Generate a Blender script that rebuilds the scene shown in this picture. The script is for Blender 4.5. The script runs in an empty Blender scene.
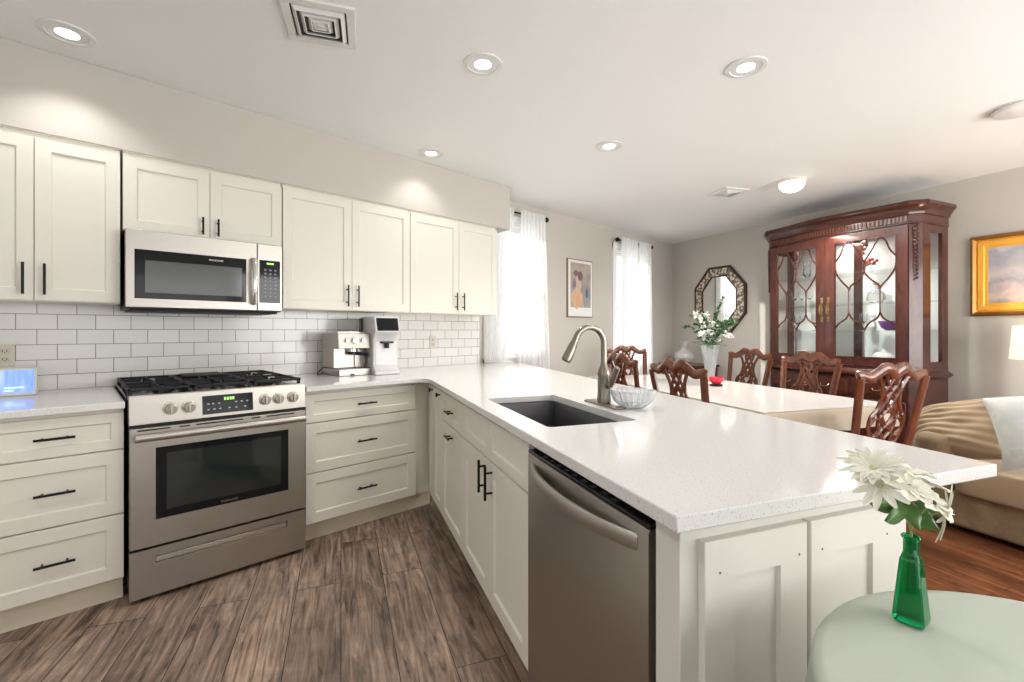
import bpy, bmesh, math, random
from math import sin, cos, pi, radians, sqrt, atan2, exp
from mathutils import Vector, Matrix
from mathutils.geometry import tessellate_polygon
random.seed(7)
sc = bpy.context.scene
col = sc.collection
# ------------------------------------------------------------------ camera, world, sun, exposure
# world x runs along the range wall, y points at that wall, camera stands above the origin
HC = 1.23
SD, CD = sin(radians(46.5)), cos(radians(46.5))
cam = bpy.data.cameras.new('camera')
cam.lens = 460 / 1024 * 36
cam.sensor_width = 36
cam.shift_y = -10 / 1024
cam.clip_start = 0.02
camo = bpy.data.objects.new('camera', cam)
camo.location = (0, 0, HC)
camo.rotation_euler = (pi / 2, 0, atan2(SD, CD) - pi / 2)
col.objects.link(camo)
sc.camera = camo
sc.view_settings.view_transform = 'Standard'
sc.view_settings.look = 'None'
sc.view_settings.exposure = 0.25
sc.view_settings.gamma = 1
sc.view_settings.use_curve_mapping = False
world = bpy.data.worlds.new('sky')
world.use_nodes = True
sc.world = world
world.node_tree.nodes['Background'].inputs[0].default_value = (0.93, 0.96, 1.0, 1)
world.node_tree.nodes['Background'].inputs[1].default_value = 1.0


def lamp(name, kind, loc, energy, color=(1, 1, 1), target=None, **kw):
    l = bpy.data.lights.new(name, kind)
    l.energy = energy
    l.color = color
    for k, v in kw.items():
        setattr(l, k, v)
    o = bpy.data.objects.new(name, l)
    o.location = loc
    if target is not None:
        o.rotation_euler = (Vector(target) - Vector(loc)).to_track_quat('-Z', 'Y').to_euler()
    col.objects.link(o)
    return o


lamp('sun', 'SUN', (3, 9, 5), 3.6, (1.0, 0.95, 0.88), target=(3 + 0.76, 9 - 1.41, 5 - 0.62), angle=0.01)
# added fill lights at the made-up windows behind and beside the camera
lamp('back_fill_light', 'AREA', (3.4, -2.62, 1.4), 115, (1, 0.99, 0.97), target=(3.9, 0, 2.4), shape='RECTANGLE', size=2.7, size_y=1.7)
lamp('back_fill_light', 'AREA', (.6, -2.62, 1.4), 24, (1, 0.99, 0.97), target=(.9, 0, 3.2), shape='RECTANGLE', size=2.7, size_y=1.7)
lamp('side_fill_light', 'AREA', (-2.52, 0.2, 1.4), 12, (1, 0.99, 0.97), target=(0, 0.2, 3.0), shape='RECTANGLE', size=2.4, size_y=1.7)

# sky light entering the two windows beside the dining table
lamp('daylight_near_window', 'AREA', (3.36, 3.75, 1.65), 4.6, (.97, .985, 1), target=(3.7, 2.0, 1.65), shape='RECTANGLE', size=.8, size_y=1.5)
lamp('daylight_far_window', 'AREA', (5.58, 3.75, 1.55), 6, (.97, .985, 1), target=(5.2, 2.0, 1.55), shape='RECTANGLE', size=.8, size_y=1.6)

# ------------------------------------------------------------------ helpers


def cw(X, Z):
    """camera-space ground point (right, forward) to world x, y"""
    return (SD * X + CD * Z, -CD * X + SD * Z)


def crot(X, Z):
    """rotation about z that turns local +x to the camera-space direction (X, Z)"""
    x, y = cw(X, Z)
    return atan2(y, x)


PX, PZ = -0.3486, 0.9373      # peninsula run (away from camera)
PR = crot(-PX, -PZ)           # cabinets of the peninsula: local +x toward camera, +y into the peninsula


def pen(q, t):
    return cw(PZ * q + PX * t, -PX * q + PZ * t)


def link(o):
    col.objects.link(o)
    return o


def mat(name, color=(.8, .8, .8), rough=.5, metal=0.0, spec=.5, trans=0.0, ior=1.45, emit=None, es=0.0, coat=0.0, alpha=1.0, sheen=0.0):
    m = bpy.data.materials.new(name)
    m.use_nodes = True
    b = m.node_tree.nodes['Principled BSDF']
    b.inputs['Base Color'].default_value = (*color, 1)
    b.inputs['Roughness'].default_value = rough
    b.inputs['Metallic'].default_value = metal
    b.inputs['Specular IOR Level'].default_value = spec
    b.inputs['Transmission Weight'].default_value = trans
    b.inputs['IOR'].default_value = ior
    b.inputs['Coat Weight'].default_value = coat
    b.inputs['Alpha'].default_value = alpha
    b.inputs['Sheen Weight'].default_value = sheen
    if emit:
        b.inputs['Emission Color'].default_value = (*emit, 1)
        b.inputs['Emission Strength'].default_value = es
    return m


def nd(m, t, **kw):
    n = m.node_tree.nodes.new(t)
    for k, v in kw.items():
        setattr(n, k, v)
    return n


def lk(m, a, b):
    m.node_tree.links.new(a, b)


def coords(m, rotz=0.0, scale=(1, 1, 1), space='Object', loc=(0, 0, 0), rot=None):
    tc = nd(m, 'ShaderNodeTexCoord')
    mp = nd(m, 'ShaderNodeMapping')
    mp.inputs['Rotation'].default_value = rot if rot else (0, 0, rotz)
    mp.inputs['Scale'].default_value = scale
    mp.inputs['Location'].default_value = loc
    lk(m, tc.outputs[space], mp.inputs[0])
    return mp.outputs[0]


def noise(m, vec, scale, detail=3, rough=.5, dist=0.0):
    n = nd(m, 'ShaderNodeTexNoise')
    n.inputs['Scale'].default_value = scale
    n.inputs['Detail'].default_value = detail
    n.inputs['Roughness'].default_value = rough
    n.inputs['Distortion'].default_value = dist
    lk(m, vec, n.inputs['Vector'])
    return n.outputs['Fac']


def ramp(m, fac, stops):
    r = nd(m, 'ShaderNodeValToRGB')
    e = r.color_ramp.elements
    while len(e) < len(stops):
        e.new(.5)
    for i, (p, c) in enumerate(stops):
        e[i].position = p
        e[i].color = (*c, 1)
    lk(m, fac, r.inputs[0])
    return r.outputs[0]


def mix(m, fac, a, b, mode='MIX'):
    n = nd(m, 'ShaderNodeMix', data_type='RGBA', blend_type=mode)
    for s, v in ((n.inputs[0], fac), (n.inputs[6], a), (n.inputs[7], b)):
        if isinstance(v, (int, float)):
            s.default_value = v
        elif isinstance(v, tuple):
            s.default_value = (*v, 1)
        else:
            lk(m, v, s)
    return n.outputs[2]


def bump(m, h, strength=.1, dist=.01):
    n = nd(m, 'ShaderNodeBump')
    n.inputs['Strength'].default_value = strength
    n.inputs['Distance'].default_value = dist
    lk(m, h, n.inputs['Height'])
    lk(m, n.outputs[0], P(m).inputs['Normal'])


def P(m):
    return m.node_tree.nodes['Principled BSDF']


class MB:
    """collects shapes in one mesh"""

    def __init__(self):
        self.v, self.f, self.mi, self.cur = [], [], [], 0

    def add(self, vs, fs):
        k = len(self.v)
        self.v += [tuple(p) for p in vs]
        self.f += [tuple(i + k for i in f) for f in fs]
        self.mi += [self.cur] * len(fs)
        return self

    def box(self, x0, x1, y0, y1, z0, z1, nx=1, nz=1):
        if nx == 1 and nz == 1:
            vs = [(x, y, z) for x in (x0, x1) for y in (y0, y1) for z in (z0, z1)]
            self.add(vs, [(0, 1, 3, 2), (4, 6, 7, 5), (0, 4, 5, 1), (2, 3, 7, 6), (0, 2, 6, 4), (1, 5, 7, 3)])
        else:
            vs, fs = [], []
            ring = []
            for j in range(nz + 1):
                ring.append((y0, z0 + (z1 - z0) * j / nz))
            for j in range(nz + 1):
                ring.append((y1, z1 + (z0 - z1) * j / nz))
            n = len(ring)
            for i in range(nx + 1):
                x = x0 + (x1 - x0) * i / nx
                vs += [(x, y, z) for y, z in ring]
            for i in range(nx):
                for j in range(n):
                    a, b = i * n + j, i * n + (j + 1) % n
                    fs.append((a, a + n, b + n, b))
            fs.append(tuple(range(n)))
            fs.append(tuple(nx * n + j for j in reversed(range(n))))
            self.add(vs, fs)
        return self

    def ring(self, path_pts, prof, closed=False, cap=True):
        """rows of points -> surface"""
        n = len(prof[0])
        vs = [p for row in prof for p in row]
        fs = []
        rows = len(prof)
        for i in range(rows - (0 if closed else 1)):
            for j in range(n):
                a, b = i * n + j, i * n + (j + 1) % n
                c, d = ((i + 1) % rows) * n + (j + 1) % n, ((i + 1) % rows) * n + j
                fs.append((a, b, c, d))
        if cap and not closed:
            fs.append(tuple(reversed(range(n))))
            fs.append(tuple((rows - 1) * n + j for j in range(n)))
        self.add(vs, fs)
        return self

    def tube(self, pts, r, n=8, up=(0, 0, 1), flat=None, closed=False, radii=None):
        """sweep; flat=(ra, rb): ra in the side direction, rb along 'up'"""
        pts = [Vector(p) for p in pts]
        up = Vector(up)
        rows = []
        L = len(pts)
        prev = None
        for i, p in enumerate(pts):
            if closed:
                t = pts[(i + 1) % L] - pts[i - 1]
            else:
                t = pts[min(i + 1, L - 1)] - pts[max(i - 1, 0)]
            if t.length < 1e-9:
                t = Vector((0, 0, 1))
            t.normalize()
            if flat or prev is None:
                s = t.cross(up)
                if s.length < 1e-4:
                    s = t.cross(Vector((1, 0, 0)) if abs(t.x) < .9 else Vector((0, 1, 0)))
            else:
                s = prev - t * prev.dot(t)
            s.normalize()
            prev = s
            w = s.cross(t)
            k = radii[i] if radii else 1.0
            ra, rb = (flat if flat else (r, r))
            rows.append([p + s * (cos(2 * pi * (j + .5) / n) * ra * k) + w * (sin(2 * pi * (j + .5) / n) * rb * k) for j in range(n)])
        self.ring(None, rows, closed=closed)
        return self

    def cyl(self, p0, p1, r, n=16, r2=None):
        p0, p1 = Vector(p0), Vector(p1)
        t = (p1 - p0).normalized()
        s = t.orthogonal().normalized()
        w = t.cross(s)
        rows = []
        for p, rr in ((p0, r), (p1, r if r2 is None else r2)):
            rows.append([p + (s * cos(2 * pi * j / n) + w * sin(2 * pi * j / n)) * rr for j in range(n)])
        self.ring(None, rows)
        return self

    def lathe(self, prof, c=(0, 0, 0), n=24, squash=None, jag=None):
        rows = []
        for r, z in prof:
            row = []
            for j in range(n):
                a = 2 * pi * j / n
                rr = r * (1 + (jag[0] * cos(jag[1] * a) if jag else 0))
                row.append((c[0] + rr * cos(a), c[1] + rr * sin(a), c[2] + z))
            rows.append(row)
        self.ring(None, rows)
        return self

    def sphere(self, c, r, n=12, s=(1, 1, 1)):
        prof = []
        rows = []
        for i in range(n + 1):
            a = -pi / 2 + pi * i / n
            rows.append([(c[0] + s[0] * r * max(cos(a), 1e-4) * cos(2 * pi * j / (2 * n)), c[1] + s[1] * r * max(cos(a), 1e-4) * sin(2 * pi * j / (2 * n)), c[2] + s[2] * r * sin(a)) for j in range(2 * n)])
        self.ring(None, rows)
        return self

    def prism(self, pts, z0, z1, holes=()):
        loops = [list(pts)] + [list(h) for h in holes]
        flat = [p for l in loops for p in l]
        tris = tessellate_polygon([[Vector((p[0], p[1], 0)) for p in l] for l in loops])
        n = len(flat)
        vs = [(p[0], p[1], z1) for p in flat] + [(p[0], p[1], z0) for p in flat]
        fs = []
        for a, b, c in tris:
            pa, pb, pc = flat[a], flat[b], flat[c]
            if (pb[0] - pa[0]) * (pc[1] - pa[1]) - (pb[1] - pa[1]) * (pc[0] - pa[0]) < 0:
                b, c = c, b
            fs.append((a, b, c))
            fs.append((a + n, c + n, b + n))
        k = 0
        for l in loops:
            m = len(l)
            for i in range(m):
                a, b = k + i, k + (i + 1) % m
                fs.append((a, a + n, b + n, b))
            k += m
        self.add(vs, fs)
        return self

    def grid(self, fn, nu, nv, close_u=False):
        vs = [fn(i / nu, j / nv) for i in range(nu + 1) for j in range(nv + 1)]
        fs = [(i * (nv + 1) + j, (i + 1) * (nv + 1) + j, (i + 1) * (nv + 1) + j + 1, i * (nv + 1) + j + 1) for i in range(nu) for j in range(nv)]
        self.add(vs, fs)
        return self

    def shaker(self, x0, x1, z0, z1, yf, th=.02, rail=.058, dep=.009, bev=.006):
        """door or drawer front; face toward -y at y = yf"""
        L = []
        e = .0015
        for ins, y in ((0, yf + th), (0, yf + e), (e, yf), (rail, yf), (rail + bev * .35, yf + dep * .35), (rail + bev, yf + dep)):
            L.append([(x0 + ins, y, z0 + ins), (x1 - ins, y, z0 + ins), (x1 - ins, y, z1 - ins), (x0 + ins, y, z1 - ins)])
        vs = [p for l in L for p in l]
        fs = []
        for i in range(len(L) - 1):
            for j in range(4):
                a, b = i * 4 + j, i * 4 + (j + 1) % 4
                fs.append((a, b, b + 4, a + 4))
        k = (len(L) - 1) * 4
        fs.append((k, k + 1, k + 2, k + 3))
        fs.append((3, 2, 1, 0))
        self.add(vs, fs)
        return self

    def map(self, fn):
        self.v = [tuple(fn(Vector(p))) for p in self.v]
        return self

    def build(self, name, m, parent=None, bevel=0.0, smooth=35, loc=(0, 0, 0), rz=0.0, seg=2, sub=0, fix=True):
        me = bpy.data.meshes.new(name)
        me.from_pydata(self.v, [], self.f)
        mats = m if isinstance(m, (list, tuple)) else [m]
        for x in mats:
            me.materials.append(x)
        if len(mats) > 1:
            me.polygons.foreach_set('material_index', self.mi)
        if fix:
            bm = bmesh.new()
            bm.from_mesh(me)
            bmesh.ops.recalc_face_normals(bm, faces=bm.faces)
            bm.to_mesh(me)
            bm.free()
        me.shade_smooth()
        me.set_sharp_from_angle(angle=radians(smooth))
        o = bpy.data.objects.new(name, me)
        col.objects.link(o)
        o.location = loc
        o.rotation_euler = (0, 0, rz)
        if parent:
            o.parent = parent
        if bevel:
            b = o.modifiers.new('bevel', 'BEVEL')
            b.width = bevel
            b.segments = seg
            b.limit_method = 'ANGLE'
            b.angle_limit = radians(40)
        if sub:
            s = o.modifiers.new('subd', 'SUBSURF')
            s.levels = sub
            s.render_levels = sub
        return o


def thing(name, label, cat, loc=(0, 0, 0), rz=0.0, group=None):
    o = bpy.data.objects.new(name, None)
    o.empty_display_size = .1
    col.objects.link(o)
    o.location = loc
    o.rotation_euler = (0, 0, rz)
    return tag(o, label, cat, group)


def tag(o, label, cat, group=None):
    o['label'] = label
    o['category'] = cat
    if group:
        o['group'] = group
    return o


def struct(o):
    o['kind'] = 'structure'
    return o


def copy_tree(o, parent=None):
    c = o.copy()
    col.objects.link(c)
    c.parent = parent
    for ch in list(o.children):
        copy_tree(ch, c)
    return c


def curve(pts, n=6):
    """Catmull-Rom through points"""
    pts = [Vector(p) for p in pts]
    out = []
    for i in range(len(pts) - 1):
        p0, p1, p2, p3 = pts[max(i - 1, 0)], pts[i], pts[i + 1], pts[min(i + 2, len(pts) - 1)]
        for k in range(n):
            t = k / n
            out.append(.5 * ((2 * p1) + (-p0 + p2) * t + (2 * p0 - 5 * p1 + 4 * p2 - p3) * t * t + (-p0 + 3 * p1 - 3 * p2 + p3) * t ** 3))
    out.append(pts[-1])
    return out


def text(s, size, m, parent, loc, rot, name='lettering', depth=.0004):
    c = bpy.data.curves.new('txt', 'FONT')
    c.body = s
    c.size = size
    c.extrude = depth
    c.align_x = 'CENTER'
    c.align_y = 'CENTER'
    t = bpy.data.objects.new('txt', c)
    col.objects.link(t)
    bpy.context.view_layer.update()
    me = bpy.data.meshes.new_from_object(t)
    bpy.data.objects.remove(t)
    me.materials.clear()
    me.materials.append(m)
    o = bpy.data.objects.new(name, me)
    col.objects.link(o)
    o.location = loc
    o.rotation_euler = rot
    o.parent = parent
    return o


# ------------------------------------------------------------------ materials
def paint(name, c, rough=.6, b=.04):
    m = mat(name, c, rough, spec=.3)
    v = coords(m)
    bump(m, noise(m, v, 160, 2), b, .002)
    return m


M_wall = paint('greige_paint', (.57, .54, .49))
M_ceil = paint('ceiling_paint', (.88, .88, .87), .8)
M_cab = mat('cream_cabinet_paint', (.79, .765, .675), .38, spec=.4)
M_cabp = mat('worn_cream_panel_paint', (.74, .725, .665), .42, spec=.4)
M_kick = mat('toe_kick_paint', (.80, .72, .57), .5)
M_trim = mat('white_trim_paint', (.82, .82, .80), .4)
M_black = mat('black_metal', (.012, .011, .010), .38, .6)
M_blackp = mat('black_plastic', (.015, .015, .016), .45)
M_iron = mat('cast_iron', (.012, .012, .013), .55, .2)
M_chrome = mat('polished_metal', (.75, .74, .72), .15, 1.0)
M_nickel = mat('brushed_nickel', (.29, .26, .22), .3, 1.0)
M_brass = mat('brass', (.33, .23, .11), .35, 1.0)
M_screen = mat('dark_glass', (.010, .011, .013), .06, 0, .3)
M_grey = mat('grey_glass', (.10, .105, .105), .12, 0, .6)
M_white = mat('white_plastic', (.75, .75, .73), .35)
M_wgl = mat('white_gloss', (.66, .66, .65), .25)

M_steel = mat('brushed_steel', (.48, .45, .41), .36, 1.0)
v = coords(M_steel, scale=(1, 1, 90))
lk(M_steel, ramp(M_steel, noise(M_steel, v, 3, 2), [(0.3, (.36, .36, .36)), (.7, (.48, .48, .48))]), P(M_steel).inputs['Roughness'])
M_dsteel = mat('dishwasher_steel', (.42, .385, .35), .3, 1.0)
v = coords(M_dsteel, scale=(1, 1, 60))
lk(M_dsteel, ramp(M_dsteel, noise(M_dsteel, v, 3, 2), [(0.3, (.31, .31, .31)), (.7, (.35, .35, .35))]), P(M_dsteel).inputs['Roughness'])
M_sink = mat('sink_steel', (.10, .10, .105), .35, .7)


def wood(name, dark, light, rough=.28, scale=(3, 3, 30), sc_=4, coat=.3):
    m = mat(name, light, rough, coat=coat)
    v = coords(m, scale=scale)
    n = noise(m, v, sc_, 5, .6, .6)
    lk(m, ramp(m, n, [(.25, dark), (.75, light)]), P(m).inputs['Base Color'])
    return m


M_mahog = wood('mahogany', (.032, .008, .006), (.105, .030, .019), .25, (4, 4, 1))
M_mahogx = wood('mahogany_cross_grain', (.032, .008, .006), (.100, .029, .018), .25, (1, 4, 4))
M_chair = wood('cherry_wood', (.060, .014, .006), (.20, .055, .020), .22, (5, 5, 2))
M_oak = wood('table_wood', (.12, .04, .015), (.3, .12, .05), .35)

# speckled quartz
M_quartz = mat('speckled_quartz', (.80, .79, .77), .09, coat=.0)
v = coords(M_quartz)
n1 = noise(M_quartz, v, 260, 2, .6)
n2 = noise(M_quartz, v, 95, 2, .6)
c1 = ramp(M_quartz, n1, [(.30, (.42, .40, .375)), (.39, (.76, .755, .74))])
c2 = ramp(M_quartz, n2, [(.24, (.72, .70, .68)), (.30, (1, 1, 1))])
lk(M_quartz, mix(M_quartz, 1.0, c1, c2, 'MULTIPLY'), P(M_quartz).inputs['Base Color'])

# subway tile backsplash
M_tile = mat('subway_tile', (.72, .71, .69), .14)
tc = nd(M_tile, 'ShaderNodeTexCoord')
mp = nd(M_tile, 'ShaderNodeMapping')
mp.inputs['Rotation'].default_value = (radians(90), 0, 0)
lk(M_tile, tc.outputs['Object'], mp.inputs[0])
br = nd(M_tile, 'ShaderNodeTexBrick')
br.offset = .5
br.inputs['Scale'].default_value = 1
br.inputs['Brick Width'].default_value = .1535
br.inputs['Row Height'].default_value = .0812
br.inputs['Mortar Size'].default_value = .0016
br.inputs['Mortar Smooth'].default_value = .1
br.inputs['Color1'].default_value = (.80, .785, .76, 1)
br.inputs['Color2'].default_value = (.75, .735, .71, 1)
br.inputs['Mortar'].default_value = (.16, .15, .14, 1)
lk(M_tile, mp.outputs[0], br.inputs['Vector'])
lk(M_tile, br.outputs['Color'], P(M_tile).inputs['Base Color'])
inv = nd(M_tile, 'ShaderNodeMath', operation='SUBTRACT')
inv.inputs[0].default_value = 1
lk(M_tile, br.outputs['Fac'], inv.inputs[1])
bump(M_tile, inv.outputs[0], .5, .003)


def planks(name, w, l, c_dark, c_light, c_mortar, rough, tint, grain=(.9, 9)):
    m = mat(name, c_light, rough)
    v = coords(m, rotz=-(PR))
    b = nd(m, 'ShaderNodeTexBrick')
    b.offset = .37
    b.offset_frequency = 2
    b.inputs['Scale'].default_value = 1
    b.inputs['Brick Width'].default_value = l
    b.inputs['Row Height'].default_value = w
    b.inputs['Mortar Size'].default_value = .0018
    b.inputs['Color1'].default_value = (0, 0, 0, 1)
    b.inputs['Color2'].default_value = (1, 1, 1, 1)
    b.inputs['Mortar'].default_value = (.5, .5, .5, 1)
    b.inputs['Bias'].default_value = 0
    lk(m, v, b.inputs['Vector'])
    # shift the grain per plank
    sc_ = nd(m, 'ShaderNodeVectorMath', operation='SCALE')
    sc_.inputs['Scale'].default_value = 37.0
    lk(m, b.outputs['Color'], sc_.inputs[0])
    ad = nd(m, 'ShaderNodeVectorMath', operation='ADD')
    lk(m, v, ad.inputs[0])
    lk(m, sc_.outputs[0], ad.inputs[1])
    mp = nd(m, 'ShaderNodeMapping')
    mp.inputs['Scale'].default_value = (grain[0], grain[1], 1)
    lk(m, ad.outputs[0], mp.inputs[0])
    n = noise(m, mp.outputs[0], 2.6, 9, .68, 1.6)
    n2 = noise(m, ad.outputs[0], 2.6, 5, .65, .8)
    base = ramp(m, n, [(.34, c_dark), (.5, tuple((a + b2) / 2 for a, b2 in zip(c_dark, c_light))), (.66, c_light)])
    base = mix(m, .75, base, ramp(m, n2, [(.3, tint[0]), (.7, tint[1])]), 'MULTIPLY')
    per = ramp(m, b.outputs['Color'], [(0, (.72, .72, .74)), (1, (1.0, 1.0, 1.0))])
    base = mix(m, 1.0, base, per, 'MULTIPLY')
    base = mix(m, b.outputs['Fac'], base, c_mortar)
    lk(m, base, P(m).inputs['Base Color'])
    bump(m, n, .12, .004)
    return m


M_plank = planks('wood_look_plank', .197, 1.2, (.085, .060, .049), (.56, .43, .34), (.03, .022, .018), .38, ((.42, .37, .36), (1.25, 1.15, 1.05)))
M_hard = planks('red_oak_strip', .082, .9, (.06, .018, .008), (.30, .115, .046), (.04, .015, .008), .3, ((.75, .7, .7), (1.1, 1.0, .95)), (1.5, 16))

# sheer curtain
M_sheer = bpy.data.materials.new('sheer_fabric')
M_sheer.use_nodes = True
nt = M_sheer.node_tree
nt.nodes.clear()
out = nt.nodes.new('ShaderNodeOutputMaterial')
tr = nt.nodes.new('ShaderNodeBsdfTransparent')
df = nt.nodes.new('ShaderNodeBsdfDiffuse')
df.inputs[0].default_value = (.90, .90, .89, 1)
tl = nt.nodes.new('ShaderNodeBsdfTranslucent')
tl.inputs[0].default_value = (.92, .92, .92, 1)
m1 = nt.nodes.new('ShaderNodeMixShader')
m1.inputs[0].default_value = .42
m2 = nt.nodes.new('ShaderNodeMixShader')
nt.links.new(df.outputs[0], m1.inputs[1])
nt.links.new(tl.outputs[0], m1.inputs[2])
vv = coords(M_sheer, scale=(30, 30, 3))
nf = noise(M_sheer, vv, 4, 3)
rp = ramp(M_sheer, nf, [(.35, (.84, .84, .84)), (.65, (1, 1, 1))])
nt.links.new(rp, m2.inputs[0])
nt.links.new(tr.outputs[0], m2.inputs[1])
nt.links.new(m1.outputs[0], m2.inputs[2])
nt.links.new(m2.outputs[0], out.inputs[0])


def thin_glass(name, tint=(1, 1, 1), refl=.08):
    m = bpy.data.materials.new(name)
    m.use_nodes = True
    nt = m.node_tree
    nt.nodes.clear()
    out = nt.nodes.new('ShaderNodeOutputMaterial')
    a = nt.nodes.new('ShaderNodeBsdfTransparent')
    a.inputs[0].default_value = (*tint, 1)
    g = nt.nodes.new('ShaderNodeBsdfGlossy')
    g.inputs['Roughness'].default_value = .02
    fr = nt.nodes.new('ShaderNodeFresnel')
    mx = nt.nodes.new('ShaderNodeMixShader')
    ge = nt.nodes.new('ShaderNodeNewGeometry')
    iv = nt.nodes.new('ShaderNodeMath')
    iv.operation = 'SUBTRACT'
    iv.inputs[0].default_value = 1
    ml = nt.nodes.new('ShaderNodeMath')
    ml.operation = 'MULTIPLY'
    nt.links.new(ge.outputs['Backfacing'], iv.inputs[1])
    nt.links.new(iv.outputs[0], ml.inputs[0])
    nt.links.new(fr.outputs[0], ml.inputs[1])
    nt.links.new(ml.outputs[0], mx.inputs[0])
    nt.links.new(a.outputs[0], mx.inputs[1])
    nt.links.new(g.outputs[0], mx.inputs[2])
    nt.links.new(mx.outputs[0], out.inputs[0])
    return m


M_pane = thin_glass('window_glass')
M_shelfg = thin_glass('shelf_glass', (.93, .98, .97))
M_crystal = mat('crystal_glass', (.97, .98, .98), .03, trans=1.0, ior=1.45)
M_cut = mat('cut_crystal', (.90, .92, .93), .12, trans=.75, ior=1.5)
M_green = mat('green_glass', (.0, .42, .13), .04, trans=.85, ior=1.45)
M_mirror = mat('mirror_silver', (.86, .87, .86), .03, 1.0)

M_suede = mat('tan_suede', (.30, .20, .12), .85, sheen=.3)
v = coords(M_suede)
lk(M_suede, ramp(M_suede, noise(M_suede, v, 9, 4, .6), [(.3, (.19, .125, .065)), (.7, (.34, .235, .13))]), P(M_suede).inputs['Base Color'])
M_suede2 = mat('light_tan_suede', (.40, .29, .175), .85, sheen=.3)
M_cloth = mat('ivory_satin_in_shade', (.42, .345, .245), .38, sheen=.2)  # shade on the hanging drop is put into this darker tan
M_vinyl = mat('clear_table_cover', (.80, .78, .74), .10)
M_sage = mat('pale_sage_linen', (.46, .50, .43), .8)
v = coords(M_sage)
bump(M_sage, noise(M_sage, v, 500, 2), .15, .001)
M_seatf = mat('cream_seat_fabric', (.66, .60, .50), .8)

# ------------------------------------------------------------------ room shell
CEIL = 2.59
WY = 3.50
C0 = Vector(cw(2.519, 7.215))
FD = Vector(cw(.4462, -.8949))                 # along the far wall, toward the camera's right
FEND = C0 + FD * ((-2.7 - C0.y) / FD.y)
SX0 = -2.6
room = [(SX0, -2.7), (FEND.x, FEND.y), (C0.x, C0.y), (SX0, WY)]


def clip(poly, f):
    out = []
    for i in range(len(poly)):
        a, b = poly[i], poly[(i + 1) % len(poly)]
        fa, fb = f(a), f(b)
        if fa >= 0:
            out.append(a)
        if fa * fb < 0:
            t = fa / (fa - fb)
            out.append((a[0] + (b[0] - a[0]) * t, a[1] + (b[1] - a[1]) * t))
    return out


qd = Vector(cw(PZ, -PX))
split = 1.16
fl = MB()
fl.prism(clip(room, lambda p: split - (p[0] * qd.x + p[1] * qd.y)), -.05, 0)
fl.cur = 1
fl.prism(clip(room, lambda p: (p[0] * qd.x + p[1] * qd.y) - split), -.05, 0)
struct(fl.build('floor', [M_plank, M_hard]))
struct(MB().prism(room, CEIL, CEIL + .05).build('ceiling', M_ceil))


def wall(name, a, b, holes=(), thick=.12, m=M_wall):
    """wall from a to b (inside face on the right-hand... -y side of local frame), holes (x0,x1,z0,z1)"""
    a, b = Vector(a), Vector(b)
    L = (b - a).length
    mb = MB()
    xs = sorted({0, L, *[h[0] for h in holes], *[h[1] for h in holes]})
    for x0, x1 in zip(xs, xs[1:]):
        hs = [h for h in holes if h[0] <= x0 + 1e-6 and h[1] >= x1 - 1e-6]
        if hs:
            mb.box(x0, x1, 0, thick, 0, hs[0][2])
            mb.box(x0, x1, 0, thick, hs[0][3], CEIL)
        else:
            mb.box(x0, x1, 0, thick, 0, CEIL)
    return struct(mb.build(name, m, loc=(a.x, a.y, 0), rz=atan2(b.y - a.y, b.x - a.x)))


W1 = (3.00, 3.72, .98, 2.36)
W2 = (5.22, 5.95, .75, 2.33)
wall('wall_left', (SX0, WY), C0, [(W1[0] - SX0, W1[1] - SX0, W1[2], W1[3]), (W2[0] - SX0, W2[1] - SX0, W2[2], W2[3])])
wall('wall_far', C0, FEND)
wall('wall_back', FEND, (SX0, -2.7), [(FEND.x - 4.8, FEND.x + .6, .6, 2.35)])
wall('wall_right', (SX0, -2.7), (SX0, WY), [(1.7, 4.1, .6, 2.35)])
# soffit above the wall cabinets
struct(MB().box(SX0, 2.985, 3.17, WY, 2.185, CEIL).build('trim_1', M_wall, bevel=.004))


def window(idx, x0, x1, z0, z1, y, rz=0, loc=None):
    """casing, two sashes and panes; inside faces -y"""
    w, h = x1 - x0, z1 - z0
    zc = z0 + h * .5
    mb = MB()
    c = .075
    mb.box(-c, 0, -.018, .0, -c, h + c).box(w, w + c, -.018, 0, -c, h + c).box(-c, w + c, -.022, 0, h, h + c).box(-c - .02, w + c + .02, -.05, .0, -.03, .0).box(-c, w + c, -.016, 0, -c, -.03)
    mb.box(0, .03, 0, .11, 0, h).box(w - .03, w, 0, .11, 0, h).box(0, w, 0, .11, h - .03, h).box(0, w, 0, .11, 0, .03)
    o = mb.build('window_%d' % idx, M_trim, bevel=.002, loc=loc or (x0, y, z0), rz=rz)
    for nm, a, b, yy in (('lower_sash', .03, h / 2 + .02, .03), ('upper_sash', h / 2 - .02, h - .03, .065)):
        s = MB().box(.03, .075, yy, yy + .03, a, b).box(w - .075, w - .03, yy, yy + .03, a, b).box(.075, w - .075, yy, yy + .03, a, a + .045).box(.075, w - .075, yy, yy + .03, b - .045, b)
        so = s.build(nm, M_trim, o, bevel=.002)
        MB().box(.075, w - .075, yy + .012, yy + .016, a + .045, b - .045).build('pane', M_pane, so)
    return struct(o)


window(1, *W1, WY)
window(2, *W2, WY)
ob = window(3, 0, 5.4, .6, 2.35, 0, rz=pi, loc=(4.8, -2.7, .6))  # unseen back window, added so light can reach the room
ob = window(4, 0, 2.4, .6, 2.35, 0, rz=pi / 2, loc=(SX0, -1.0, .6))  # unseen side window, likewise added to let light in

# baseboards on the far wall and under the windows
bb = MB().box(0, (FEND - C0).length, -.014, 0, 0, .10)
struct(bb.build('baseboard_far', M_trim, loc=(C0.x, C0.y, 0), rz=atan2(FD.y, FD.x), bevel=.003))
struct(MB().box(3.9, C0.x, WY - .014, WY, 0, .10).build('baseboard_left', M_trim, bevel=.003))
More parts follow.
